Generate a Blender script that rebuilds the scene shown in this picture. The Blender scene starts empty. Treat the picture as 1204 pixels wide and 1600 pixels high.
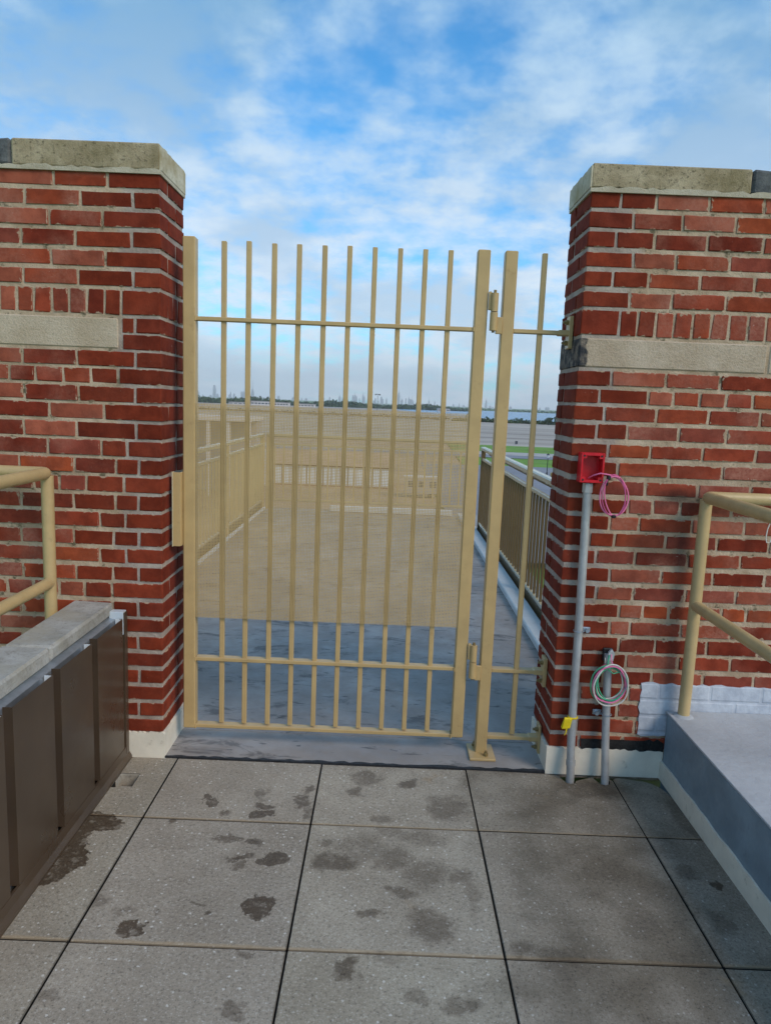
import bpy, math, random
from mathutils import Vector, Matrix
random.seed(7)
S = bpy.context.scene
COL = S.collection
rad = math.radians

# ------------------------------------------------------------------ camera
F_PX, PITCH, ROLL = 1124.66, 0.149633, 0.0401034
CAM = Vector((0.2261, -2.860, 1.5209))
cam_d = bpy.data.cameras.new('camera')
cam_d.sensor_fit = 'VERTICAL'
cam_d.sensor_height = 24.0
cam_d.lens = 24.0 * F_PX / 1600.0
cam_d.clip_start = 0.05
cam_d.clip_end = 60000
cam = bpy.data.objects.new('camera', cam_d)
COL.objects.link(cam)
_f = Vector((0, math.cos(PITCH), -math.sin(PITCH)))
_r = Vector((1, 0, 0))
_u = _r.cross(_f)
_rc = math.cos(ROLL) * _r + math.sin(ROLL) * _u
_uc = -math.sin(ROLL) * _r + math.cos(ROLL) * _u
M = Matrix((_rc, _uc, -_f)).transposed().to_4x4()
M.translation = CAM
cam.matrix_world = M
S.camera = cam


def ray(px, py):
    x = (px - 602.0) / F_PX
    y = -(py - 800.0) / F_PX
    return _f + x * _rc + y * _uc


def at_y(px, py, y):
    d = ray(px, py)
    return CAM + d * ((y - CAM.y) / d.y)


def at_z(px, py, z=0.0):
    d = ray(px, py)
    return CAM + d * ((z - CAM.z) / d.z)


# ------------------------------------------------------------------ light
SUN_EL, SUN_AZ = rad(38), rad(134)       # azimuth measured from +Y towards +X
sun_d = bpy.data.lights.new('sun', 'SUN')
sun_d.energy = 2.2
sun_d.angle = rad(26)
sun_d.color = (1.0, 0.83, 0.68)
sun = bpy.data.objects.new('sun', sun_d)
COL.objects.link(sun)
to_sun = Vector((math.sin(SUN_AZ) * math.cos(SUN_EL), math.cos(SUN_AZ) * math.cos(SUN_EL), math.sin(SUN_EL)))
sun.rotation_euler = to_sun.to_track_quat('Z', 'Y').to_euler()
sun.location = (0, 0, 30)

world = bpy.data.worlds.new('World')
S.world = world
world.use_nodes = True
wt = world.node_tree
wt.nodes.clear()


class NT:
    """small helper round a node tree"""
    def __init__(self, tree):
        self.t = tree

    def n(self, kind, **kw):
        nd = self.t.nodes.new(kind)
        ins = kw.pop('ins', {})
        for k, v in kw.items():
            setattr(nd, k, v)
        for k, v in ins.items():
            self.set(nd.inputs[k], v)
        return nd

    def set(self, sock, v):
        if isinstance(v, bpy.types.NodeSocket):
            self.t.links.new(v, sock)
        else:
            if hasattr(sock, 'default_value') and hasattr(sock.default_value, '__len__') and hasattr(v, '__len__') and len(sock.default_value) == 4 and len(v) == 3:
                v = (*v, 1.0)
            sock.default_value = v

    def math(self, op, a, b=0.0, c=0.0, clamp=False):
        nd = self.n('ShaderNodeMath', operation=op, use_clamp=clamp)
        self.set(nd.inputs[0], a)
        self.set(nd.inputs[1], b)
        self.set(nd.inputs[2], c)
        return nd.outputs[0]

    def vmath(self, op, a, b=(0, 0, 0), out=0):
        nd = self.n('ShaderNodeVectorMath', operation=op)
        self.set(nd.inputs[0], a)
        if op == 'SCALE':
            self.set(nd.inputs['Scale'], b)
        else:
            self.set(nd.inputs[1], b)
        return nd.outputs['Value'] if op in ('LENGTH', 'DISTANCE', 'DOT_PRODUCT') else nd.outputs[out]

    def noise(self, vec, scale, detail=4.0, rough=0.55, dist=0.0, color=False):
        nd = self.n('ShaderNodeTexNoise', ins={'Scale': scale, 'Detail': detail, 'Roughness': rough, 'Distortion': dist})
        if vec is not None:
            self.t.links.new(vec, nd.inputs['Vector'])
        return nd.outputs['Color' if color else 'Fac']

    def ramp(self, v, lo, hi, a=0.0, b=1.0, smooth=True):
        nd = self.n('ShaderNodeMapRange', interpolation_type='SMOOTHSTEP' if smooth else 'LINEAR', clamp=True)
        for k, x in (('Value', v), ('From Min', lo), ('From Max', hi), ('To Min', a), ('To Max', b)):
            self.set(nd.inputs[k], x)
        return nd.outputs[0]

    def mix(self, fac, a, b, blend='MIX'):
        nd = self.n('ShaderNodeMix', data_type='RGBA', blend_type=blend, clamp_factor=True)
        self.set(nd.inputs[0], fac)
        self.set(nd.inputs[6], a)
        self.set(nd.inputs[7], b)
        return nd.outputs[2]

    def sep(self, v):
        return self.n('ShaderNodeSeparateXYZ', ins={'Vector': v}).outputs

    def comb(self, x, y, z):
        nd = self.n('ShaderNodeCombineXYZ')
        self.set(nd.inputs[0], x)
        self.set(nd.inputs[1], y)
        self.set(nd.inputs[2], z)
        return nd.outputs[0]

    def link(self, a, b):
        self.t.links.new(a, b)


W = NT(wt)
sky = W.n('ShaderNodeTexSky', sky_type='NISHITA', sun_disc=False, sun_elevation=SUN_EL, sun_rotation=SUN_AZ,
          altitude=50.0, air_density=1.0, dust_density=0.6, ozone_density=3.0)
tc = W.n('ShaderNodeTexCoord').outputs['Generated']
dx, dy, dz = W.sep(tc)
zz = W.math('ADD', W.math('MAXIMUM', dz, 0.0), 0.26)
plane = W.comb(W.math('DIVIDE', dx, zz), W.math('DIVIDE', dy, zz), 0.37)
big = W.noise(plane, 1.9, 2.0, 0.5)
mid = W.noise(plane, 7.0, 5.0, 0.58)
dens = W.math('ADD', W.math('MULTIPLY', big, 0.50), W.math('MULTIPLY', mid, 0.50))
hz = W.ramp(dz, 0.0, 0.30, 0.10, 0.0, smooth=False)
dens = W.math('ADD', dens, hz)
cover = W.ramp(dens, 0.33, 0.61)
ccol = W.mix(W.ramp(W.math('SUBTRACT', big, W.math('MULTIPLY', mid, 0.35)), 0.22, 0.46), W.mix(W.ramp(dz, 0.10, 0.50), (8.6, 9.4, 10.2), (5.0, 7.2, 9.1)), W.mix(W.ramp(dz, 0.10, 0.50), (6.0, 7.3, 8.7), (2.2, 4.5, 7.0)))
low = W.ramp(dz, 0.0, 0.14, 1.0, 0.0)
ccol = W.mix(W.math('MULTIPLY', low, 0.5), ccol, (7.6, 7.9, 8.8))
blue = W.mix(1.0, sky.outputs[0], (0.62, 1.72, 2.2), 'MULTIPLY')
skyc = W.mix(W.math('MULTIPLY', cover, 0.88), blue, ccol)
bg = W.n('ShaderNodeBackground', ins={'Color': skyc, 'Strength': 0.10})
wo = W.n('ShaderNodeOutputWorld')
W.link(bg.outputs[0], wo.inputs['Surface'])

S.view_settings.view_transform = 'Standard'
S.view_settings.look = 'None'
S.view_settings.exposure = 0.0
S.view_settings.gamma = 1.0
S.view_settings.use_curve_mapping = False
S.render.engine = 'CYCLES'
S.cycles.use_denoising = True
S.cycles.max_bounces = 4
S.cycles.diffuse_bounces = 2
S.cycles.glossy_bounces = 2
S.cycles.volume_bounces = 0
S.cycles.adaptive_threshold = 0.02


# ------------------------------------------------------------------ helpers: objects
def tag(o, label=None, cat=None, group=None, kind=None):
    if label:
        o['label'] = label
    if cat:
        o['category'] = cat
    if group:
        o['group'] = group
    if kind:
        o['kind'] = kind
    return o


def empty(name, loc=(0, 0, 0), label=None, cat=None, group=None):
    o = bpy.data.objects.new(name, None)
    o.empty_display_size = 0.05
    o.location = loc
    COL.objects.link(o)
    return tag(o, label, cat, group)


def link(name, me, mat=None, parent=None, loc=None):
    o = bpy.data.objects.new(name, me)
    if mat is not None and not me.materials:
        me.materials.append(mat)
    COL.objects.link(o)
    if parent is not None:
        o.parent = parent
        # shapes are given in world metres, thing roots carry no rotation or scale
        off = parent.matrix_basis.translation.copy()
        if parent.parent is not None:
            off += parent.parent.matrix_basis.translation
        o.location = (Vector(loc) if loc is not None else Vector((0, 0, 0))) - off
    elif loc is not None:
        o.location = loc
    return o


def mesh(name, V, F, smooth=False):
    me = bpy.data.meshes.new(name)
    me.from_pydata([tuple(v) for v in V], [], F)
    if smooth:
        me.polygons.foreach_set('use_smooth', [True] * len(me.polygons))
    me.update()
    return me


def cbox(hx, hy, hz, b):
    """box of half sizes with chamfered edges: 24 vertices, 26 faces"""
    b = min(b, hx * 0.45, hy * 0.45, hz * 0.45)
    V, idx = [], {}
    for sx in (-1, 1):
        for sy in (-1, 1):
            for sz in (-1, 1):
                for ax in range(3):
                    p = [sx * (hx - b), sy * (hy - b), sz * (hz - b)]
                    p[ax] = (sx * hx, sy * hy, sz * hz)[ax]
                    idx[(sx, sy, sz, ax)] = len(V)
                    V.append(p)
    F = []
    for ax in range(3):
        a1, a2 = [a for a in range(3) if a != ax]
        for s in (-1, 1):
            q = []
            for (u, v) in ((-1, -1), (1, -1), (1, 1), (-1, 1)):
                k = [0, 0, 0]
                k[ax], k[a1], k[a2] = s, u, v
                q.append(idx[(*k, ax)])
            F.append(q)
    for ax in range(3):                  # edges along ax
        a1, a2 = [a for a in range(3) if a != ax]
        for u in (-1, 1):
            for v in (-1, 1):
                def g(s, face):
                    k = [0, 0, 0]
                    k[ax], k[a1], k[a2] = s, u, v
                    return idx[(*k, face)]
                F.append([g(-1, a1), g(1, a1), g(1, a2), g(-1, a2)])
    for sx in (-1, 1):
        for sy in (-1, 1):
            for sz in (-1, 1):
                F.append([idx[(sx, sy, sz, a)] for a in range(3)])
    out = []                             # outward winding
    for f in F:
        a, b_, c = (Vector(V[i]) for i in f[:3])
        n = (b_ - a).cross(c - a)
        m = sum((Vector(V[i]) for i in f), Vector()) / len(f)
        out.append(f if n.dot(m) > 0 else f[::-1])
    return V, out


def box(name, x0, x1, y0, y1, z0, z1, mat, parent=None, b=0.003):
    c = ((x0 + x1) / 2, (y0 + y1) / 2, (z0 + z1) / 2)
    V, F = cbox(abs(x1 - x0) / 2, abs(y1 - y0) / 2, abs(z1 - z0) / 2, b)
    return link(name, mesh(name, V, F), mat, parent, c)


class MB:
    """collects shapes that make ONE part"""
    def __init__(self):
        self.V, self.F = [], []

    def add(self, V, F, off=(0, 0, 0)):
        n = len(self.V)
        self.V += [(v[0] + off[0], v[1] + off[1], v[2] + off[2]) for v in V]
        self.F += [[i + n for i in f] for f in F]
        return self

    def box(self, x0, x1, y0, y1, z0, z1, b=0.002):
        V, F = cbox(abs(x1 - x0) / 2, abs(y1 - y0) / 2, abs(z1 - z0) / 2, b)
        return self.add(V, F, ((x0 + x1) / 2, (y0 + y1) / 2, (z0 + z1) / 2))

    def tube(self, P, r, seg=12, closed=False, caps=True):
        P = [Vector(p) for p in P]
        n0 = len(self.V)
        N = len(P)
        up = Vector((0.137, 0.211, 0.968))
        T0 = (P[1] - P[0]).normalized()
        nrm = T0.cross(up)
        if nrm.length < 0.1:
            nrm = T0.cross(Vector((1, 0, 0)))
        nrm.normalize()
        for i in range(N):
            if closed:
                T = P[(i + 1) % N] - P[i - 1]
            else:
                T = P[min(i + 1, N - 1)] - P[max(i - 1, 0)]
            T.normalize()
            nrm = (nrm - T * nrm.dot(T)).normalized()
            bn = T.cross(nrm)
            rr = r[i] if hasattr(r, '__len__') else r
            for k in range(seg):
                a = 2 * math.pi * k / seg
                self.V.append(tuple(P[i] + (nrm * math.cos(a) + bn * math.sin(a)) * rr))
        for i in range(N if closed else N - 1):
            for k in range(seg):
                a, b_ = n0 + i * seg + k, n0 + i * seg + (k + 1) % seg
                c = n0 + ((i + 1) % N) * seg + (k + 1) % seg
                d = n0 + ((i + 1) % N) * seg + k
                self.F.append([a, b_, c, d])
        if caps and not closed:
            self.F.append([n0 + k for k in range(seg)][::-1])
            self.F.append([n0 + (N - 1) * seg + k for k in range(seg)])
        return self

    def prism(self, poly, axis, a, b):
        """closed outline (2D) pushed along an axis from a to b"""
        n = len(self.V)
        k = len(poly)
        for t in (a, b):
            for (u, v) in poly:
                p = {'x': (t, u, v), 'y': (u, t, v), 'z': (u, v, t)}[axis]
                self.V.append(p)
        self.F.append([n + i for i in range(k)][::-1])
        self.F.append([n + k + i for i in range(k)])
        for i in range(k):
            j = (i + 1) % k
            self.F.append([n + i, n + j, n + k + j, n + k + i])
        return self

    def build(self, name, mat, parent=None, smooth=False):
        me = mesh(name, self.V, self.F)
        if smooth:
            me.polygons.foreach_set('use_smooth', [len(p.vertices) <= 4 for p in me.polygons])
            try:
                me.set_sharp_from_angle(angle=rad(40))
            except Exception:
                pass
        import bmesh
        bm = bmesh.new()
        bm.from_mesh(me)
        bmesh.ops.recalc_face_normals(bm, faces=bm.faces)
        bm.to_mesh(me)
        bm.free()
        return link(name, me, mat, parent)


def arc(c, r, a0, a1, n, plane='xz', off=0.0):
    P = []
    for i in range(n + 1):
        a = a0 + (a1 - a0) * i / n
        u, v = r * math.cos(a), r * math.sin(a)
        P.append({'xz': (c[0] + u, c[1] + off, c[2] + v), 'yz': (c[0] + off, c[1] + u, c[2] + v),
                  'xy': (c[0] + u, c[1] + v, c[2] + off)}[plane])
    return P


# ------------------------------------------------------------------ materials
def lin(r, g, b):
    f = lambda c: (c / 255) / 12.92 if c <= 10 else (((c / 255) + 0.055) / 1.055) ** 2.4
    return (f(r), f(g), f(b))


def base_mat(name):
    m = bpy.data.materials.new(name)
    m.use_nodes = True
    t = m.node_tree
    t.nodes.clear()
    k = NT(t)
    bs = k.n('ShaderNodeBsdfPrincipled')
    out = k.n('ShaderNodeOutputMaterial')
    k.link(bs.outputs[0], out.inputs[0])
    return m, k, bs


def pos(k):
    return k.n('ShaderNodeNewGeometry').outputs['Position']


def bump(k, bs, h, strength=0.3, dist=0.01):
    nd = k.n('ShaderNodeBump', ins={'Height': h, 'Strength': strength, 'Distance': dist})
    k.link(nd.outputs[0], bs.inputs['Normal'])


def simple(name, col, rough=0.6, metal=0.0, var=0.12, scale=6.0, bmp=0.0, bscale=80.0, spec=0.4, dirt=None):
    m, k, bs = base_mat(name)
    p = pos(k)
    n = k.noise(p, scale, 5.0, 0.6)
    c = k.mix(k.ramp(n, 0.3, 0.7), tuple(x * (1 - var) for x in col), tuple(min(1, x * (1 + var)) for x in col))
    if dirt:
        d = k.noise(p, scale * 3.3, 6.0, 0.7)
        c = k.mix(k.ramp(d, 0.58, 0.75, 0, dirt[1]), c, dirt[0])
    k.set(bs.inputs['Base Color'], c)
    k.set(bs.inputs['Roughness'], k.ramp(k.noise(p, scale * 5, 3), 0.3, 0.7, rough * 0.85, min(1, rough * 1.15)))
    bs.inputs['Metallic'].default_value = metal
    bs.inputs['Specular IOR Level'].default_value = spec
    if bmp:
        bump(k, bs, k.noise(p, bscale, 4, 0.6), bmp, 0.004)
    return m


TAN = simple('tan_paint', lin(187, 158, 108), 0.40, var=0.08, scale=7, bmp=0.10, bscale=120, dirt=(lin(140, 108, 66), 0.4))
TAN_RAIL = simple('tan_railing_paint', lin(184, 158, 112), 0.45, var=0.08, scale=9, bmp=0.08, bscale=120, dirt=(lin(140, 122, 92), 0.45))
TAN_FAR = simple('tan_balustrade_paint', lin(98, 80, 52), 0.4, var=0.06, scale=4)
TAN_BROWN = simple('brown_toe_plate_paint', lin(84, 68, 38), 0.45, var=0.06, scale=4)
GALV = simple('galvanised_steel', lin(176, 184, 192), 0.38, metal=0.75, var=0.14, scale=22, bmp=0.05, bscale=140)
CONDUIT = simple('grey_conduit', lin(176, 176, 174), 0.45, metal=0.35, var=0.12, scale=14, bmp=0.06, bscale=120, dirt=(lin(95, 92, 86), 0.5))
BLACK = simple('black_plastic', (0.012, 0.012, 0.013), 0.5)
DARKGAP = simple('dark_bed', (0.02, 0.019, 0.018), 0.9)
RED = simple('red_paint', lin(196, 22, 36), 0.38, var=0.12, scale=30, dirt=(lin(110, 14, 22), 0.4))
PINK = simple('pink_wire_sheath', lin(226, 120, 160), 0.4, var=0.06)
GREEN = simple('green_wire_sheath', lin(70, 170, 128), 0.4, var=0.06)
WHITE_W = simple('white_wire_sheath', lin(214, 208, 196), 0.4, var=0.06)
MAGENTA = simple('magenta_wire_sheath', lin(170, 50, 92), 0.4, var=0.06)
YELLOW = simple('yellow_tape', lin(226, 196, 30), 0.45, var=0.1, scale=40)
BASECOAT = simple('white_base_coat', lin(224, 216, 198), 0.6, var=0.08, scale=7, bmp=0.25, bscale=40, dirt=(lin(150, 138, 112), 0.55))
BOLT = simple('painted_bolt', lin(132, 112, 70), 0.45, var=0.15, scale=60)
TWHITE = simple('white_kerb_coat', lin(196, 200, 200), 0.55, var=0.07, scale=3, bmp=0.12, bscale=50, dirt=(lin(150, 150, 146), 0.4))


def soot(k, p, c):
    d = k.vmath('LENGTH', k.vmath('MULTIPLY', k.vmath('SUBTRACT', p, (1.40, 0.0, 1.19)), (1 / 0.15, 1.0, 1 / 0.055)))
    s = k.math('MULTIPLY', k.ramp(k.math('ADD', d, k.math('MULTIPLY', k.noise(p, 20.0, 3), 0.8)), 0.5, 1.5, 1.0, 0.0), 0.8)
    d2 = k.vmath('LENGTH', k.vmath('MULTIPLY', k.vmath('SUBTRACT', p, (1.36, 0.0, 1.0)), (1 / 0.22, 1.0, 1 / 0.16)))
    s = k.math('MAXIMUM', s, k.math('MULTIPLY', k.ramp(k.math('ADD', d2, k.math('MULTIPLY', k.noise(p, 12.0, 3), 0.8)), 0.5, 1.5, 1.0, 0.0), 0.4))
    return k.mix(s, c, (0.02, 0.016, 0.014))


def brick_material():
    m, k, bs = base_mat('red_brick')
    oi = k.n('ShaderNodeObjectInfo')
    p = pos(k)
    tco = k.n('ShaderNodeTexCoord').outputs['Generated']
    seed = k.math('MULTIPLY', oi.outputs['Random'], 40.0)
    pp = k.vmath('ADD', p, k.comb(seed, seed, seed))
    n1 = k.noise(pp, 14.0, 3, 0.65)
    n2 = k.noise(pp, 5.0, 2, 0.5)
    n3 = k.noise(p, 70.0, 3, 0.7)
    n4 = k.noise(p, 260.0, 2, 0.7)
    c = k.mix(k.ramp(n1, 0.3, 0.72), k.mix(1.0, oi.outputs['Color'], (0.74, 0.70, 0.70), 'MULTIPLY'),
              k.mix(1.0, oi.outputs['Color'], (1.18, 1.18, 1.16), 'MULTIPLY'))
    # pale bloom left on the old bricks, more on some than on others
    bloom = k.math('MULTIPLY', k.ramp(n2, 0.40, 0.66), oi.outputs['Alpha'])
    c = k.mix(k.math('MULTIPLY', bloom, k.ramp(n3, 0.25, 0.75, 0.25, 0.9)), c, lin(166, 112, 94))
    spk = k.ramp(k.noise(p, 115.0, 2, 0.5), 0.72, 0.78)
    c = k.mix(k.math('MULTIPLY', spk, k.ramp(n2, 0.5, 0.7, 0.1, 0.8)), c, lin(200, 182, 170))
    c = k.mix(k.ramp(n4, 0.62, 0.75, 0, 0.45), c, lin(58, 24, 22))
    # ragged mortar on the arrises
    gx, gy, gz = k.sep(tco)
    nrm = k.sep(k.n('ShaderNodeNewGeometry').outputs['Normal'])
    dzz = k.math('MINIMUM', gz, k.math('SUBTRACT', 1.0, gz))
    dxx = k.math('MINIMUM', gx, k.math('SUBTRACT', 1.0, gx))
    dyy = k.math('MINIMUM', gy, k.math('SUBTRACT', 1.0, gy))
    side = k.ramp(k.math('ABSOLUTE', nrm[0]), 0.45, 0.55)
    dend = k.math('ADD', k.math('MULTIPLY', dxx, k.math('SUBTRACT', 1.0, side)), k.math('MULTIPLY', dyy, side))
    rag = k.noise(p, 26.0, 4, 0.65)
    old = k.ramp(oi.outputs['Alpha'], 0.085, 0.12)
    e = k.math('MINIMUM', dzz, k.math('ADD', k.math('MULTIPLY', dend, 2.6), k.math('MULTIPLY', k.math('SUBTRACT', 1.0, old), 1.0)))
    lim = k.math('MULTIPLY', k.ramp(rag, 0.40, 0.78, -0.02, 0.19), k.ramp(old, 0.0, 1.0, 0.75, 1.0))
    smear = k.ramp(k.math('SUBTRACT', e, lim), -0.02, 0.015, 1.0, 0.0)
    c = k.mix(k.math('MULTIPLY', smear, 0.8), c, lin(172, 150, 126))
    # old paint scuffs and the soot by the railing end
    scf = k.ramp(k.noise(k.vmath('MULTIPLY', p, (11.0, 11.0, 30.0)), 1.0, 3, 0.6), 0.735, 0.76, 0, 0.8)
    c = k.mix(k.math('MULTIPLY', scf, old), c, lin(206, 190, 180))
    c = soot(k, p, c)
    k.set(bs.inputs['Base Color'], c)
    bs.inputs['Roughness'].default_value = 0.88
    bs.inputs['Specular IOR Level'].default_value = 0.12
    h = k.math('ADD', k.math('ADD', k.math('MULTIPLY', n3, 0.5), k.math('MULTIPLY', n4, 0.3)), k.math('MULTIPLY', n1, 0.8))
    bump(k, bs, h, 0.4, 0.005)
    return m


def mortar_material():
    m, k, bs = base_mat('lime_mortar')
    p = pos(k)
    x, y, z = k.sep(p)
    w = k.math('MULTIPLY', k.math('SUBTRACT', k.noise(p, 5.0, 2), 0.5), 0.22)
    xl = k.math('ADD', x, w)
    new = k.math('ADD', k.math('MULTIPLY', k.ramp(xl, -0.86, -0.80), k.ramp(xl, 0.2, 0.3, 1, 0)),
                 k.math('MULTIPLY', k.ramp(xl, 0.5, 0.6), k.ramp(xl, 1.10, 1.16, 1, 0)))
    nb = k.ramp(k.noise(p, 9.0, 3), 0.35, 0.7)
    old = k.mix(nb, lin(164, 141, 115), lin(194, 172, 146))
    gry = k.mix(nb, lin(150, 134, 122), lin(178, 164, 150))
    c = k.mix(new, old, gry)
    moss = k.ramp(k.noise(p, 13.0, 4, 0.7), 0.56, 0.68, 0, 0.85)
    c = k.mix(k.math('MULTIPLY', moss, k.math('SUBTRACT', 1.0, new)), c, lin(74, 70, 46))
    c = k.mix(k.ramp(k.noise(p, 160.0, 3, 0.7), 0.55, 0.75, 0, 0.5), c, lin(116, 100, 82))
    c = soot(k, p, c)
    k.set(bs.inputs['Base Color'], c)
    bs.inputs['Roughness'].default_value = 0.92
    bump(k, bs, k.noise(p, 45.0, 4, 0.7), 0.7, 0.009)
    return m


def stone_material(name, a, b, speck=(lin(70, 62, 44), 0.6), moss=None, stain=None, g=120.0):
    m, k, bs = base_mat(name)
    p = pos(k)
    n = k.noise(p, 7.0, 6, 0.65)
    c = k.mix(k.ramp(n, 0.32, 0.7), a, b)
    g = k.noise(p, g, 4, 0.8)
    c = k.mix(k.ramp(g, 0.50, 0.70, 0, speck[1]), c, speck[0])
    c = k.mix(k.ramp(g, 0.22, 0.38, 0.4, 0), c, tuple(min(1, v * 1.4) for v in b))
    if moss:
        c = k.mix(k.ramp(k.noise(p, 4.5, 5, 0.6), 0.45, 0.66, 0, 0.75), c, moss)
    if stain:
        x = k.sep(p)[0]
        sx = k.math('ADD', x, k.math('MULTIPLY', k.math('SUBTRACT', k.noise(p, 18.0, 4), 0.5), 0.05))
        s = k.math('MULTIPLY', k.ramp(sx, stain[0], stain[0] + 0.012, 1, 0), k.ramp(k.noise(p, 30.0, 4), 0.3, 0.62, 0.55, 1.0))
        c = k.mix(s, c, (0.026, 0.027, 0.032))
    k.set(bs.inputs['Base Color'], c)
    bs.inputs['Roughness'].default_value = 0.9
    bump(k, bs, k.math('ADD', g, k.math('MULTIPLY', k.noise(p, 30.0, 5, 0.7), 0.8)), 0.7, 0.006)
    return m


BRICK = brick_material()
MORTAR = mortar_material()
COPING = stone_material('weathered_coping_stone', lin(150, 134, 104), lin(184, 168, 138), speck=(lin(58, 52, 34), 0.85), moss=lin(124, 110, 76), g=75.0)
COPING_SIDE = stone_material('parged_coping_end', lin(186, 174, 146), lin(206, 198, 176), speck=(lin(120, 110, 84), 0.5), moss=lin(158, 138, 96), g=40.0)
COPING_END = stone_material('pale_coping_mortar', lin(172, 160, 136), lin(198, 188, 166), speck=(lin(140, 128, 100), 0.3))
BAND = stone_material('limestone_band', lin(176, 155, 130), lin(196, 177, 154), speck=(lin(120, 106, 84), 0.45), stain=(0.972,))
LEDGE = stone_material('grey_concrete_coping', lin(146, 142, 132), lin(178, 175, 168), speck=(lin(104, 100, 90), 0.6), moss=lin(160, 152, 134), g=60.0)
CAULK = stone_material('grey_stained_joint', (0.045, 0.05, 0.055), (0.15, 0.155, 0.15), speck=((0.03, 0.03, 0.035), 0.7), g=60.0)


# stains and wet footprints seen on the pavers: px, py, half width, half depth in px, strength, softness
STAINS = [(140, 1286, 44, 13, .95, .25), (112, 1312, 18, 22, .95, .25), (92, 1344, 34, 30, .95, .25), (168, 1290, 20, 9, .95, .3),
          (203, 1453, 19, 13, .9, .5), (408, 1415, 21, 15, .9, .5), (426, 1343, 20, 7, .85, .5), (399, 1317, 14, 8, .75, .6),
          (374, 1338, 18, 6, .8, .6), (356, 1313, 20, 5, .65, .6), (367, 1353, 9, 6, .6, .7), (408, 1272, 19, 5, .85, .5), (416, 1260, 16, 5, .8, .6),
          (410, 1243, 10, 9, .55, .8), (329, 1252, 8, 9, .8, .5), (354, 1268, 8, 4, .7, .6), (473, 1250, 12, 12, .75, .7), (480, 1232, 10, 5, .7, .7),
          (480, 1270, 8, 9, .6, .7), (268, 1284, 8, 6, .7, .7), (154, 1409, 18, 12, .45, .9), (194, 1420, 12, 14, .35, .9), (245, 1427, 10, 8, .4, .9),
          (72, 1556, 16, 15, .45, .9), (360, 1573, 20, 12, .6, .8), (384, 1491, 12, 8, .5, .8), (540, 1509, 22, 16, .75, .7), (325, 1425, 7, 5, .75, .6),
          (312, 1409, 12, 4, .6, .6), (523, 1349, 40, 14, .75, .8), (563, 1322, 55, 22, .45, 1), (573, 1214, 22, 12, .6, .9), (558, 1236, 12, 10, .65, .7),
          (590, 1280, 20, 6, .5, .8), (640, 1226, 14, 6, .7, .7), (700, 1262, 34, 22, .55, 1), (675, 1446, 40, 26, .6, 1), (665, 1366, 36, 24, .5, 1),
          (612, 1342, 34, 18, .55, 1), (625, 1393, 22, 11, .55, .8), (715, 1366, 20, 12, .5, 1), (735, 1400, 14, 40, .35, 1), (580, 1428, 22, 9, .6, .8),
          (1112, 1380, 10, 6, .9, .4), (1122, 1441, 24, 18, .55, .9), (1072, 1363, 18, 14, .5, .8), (1070, 1278, 20, 34, .55, .7),
          (650, 1556, 22, 12, .45, .9), (722, 1572, 26, 20, .55, .9), (920, 1232, 60, 16, .55, .9), (505, 1320, 12, 5, .5, .8), (600, 1500, 30, 10, .3, 1),
          (880, 1500, 40, 20, .3, 1), (820, 1484, 26, 12, .45, .9), (1000, 1440, 40, 30, .3, 1), (610, 1300, 30, 8, .4, 1), (655, 1310, 40, 14, .4, 1)]


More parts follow.
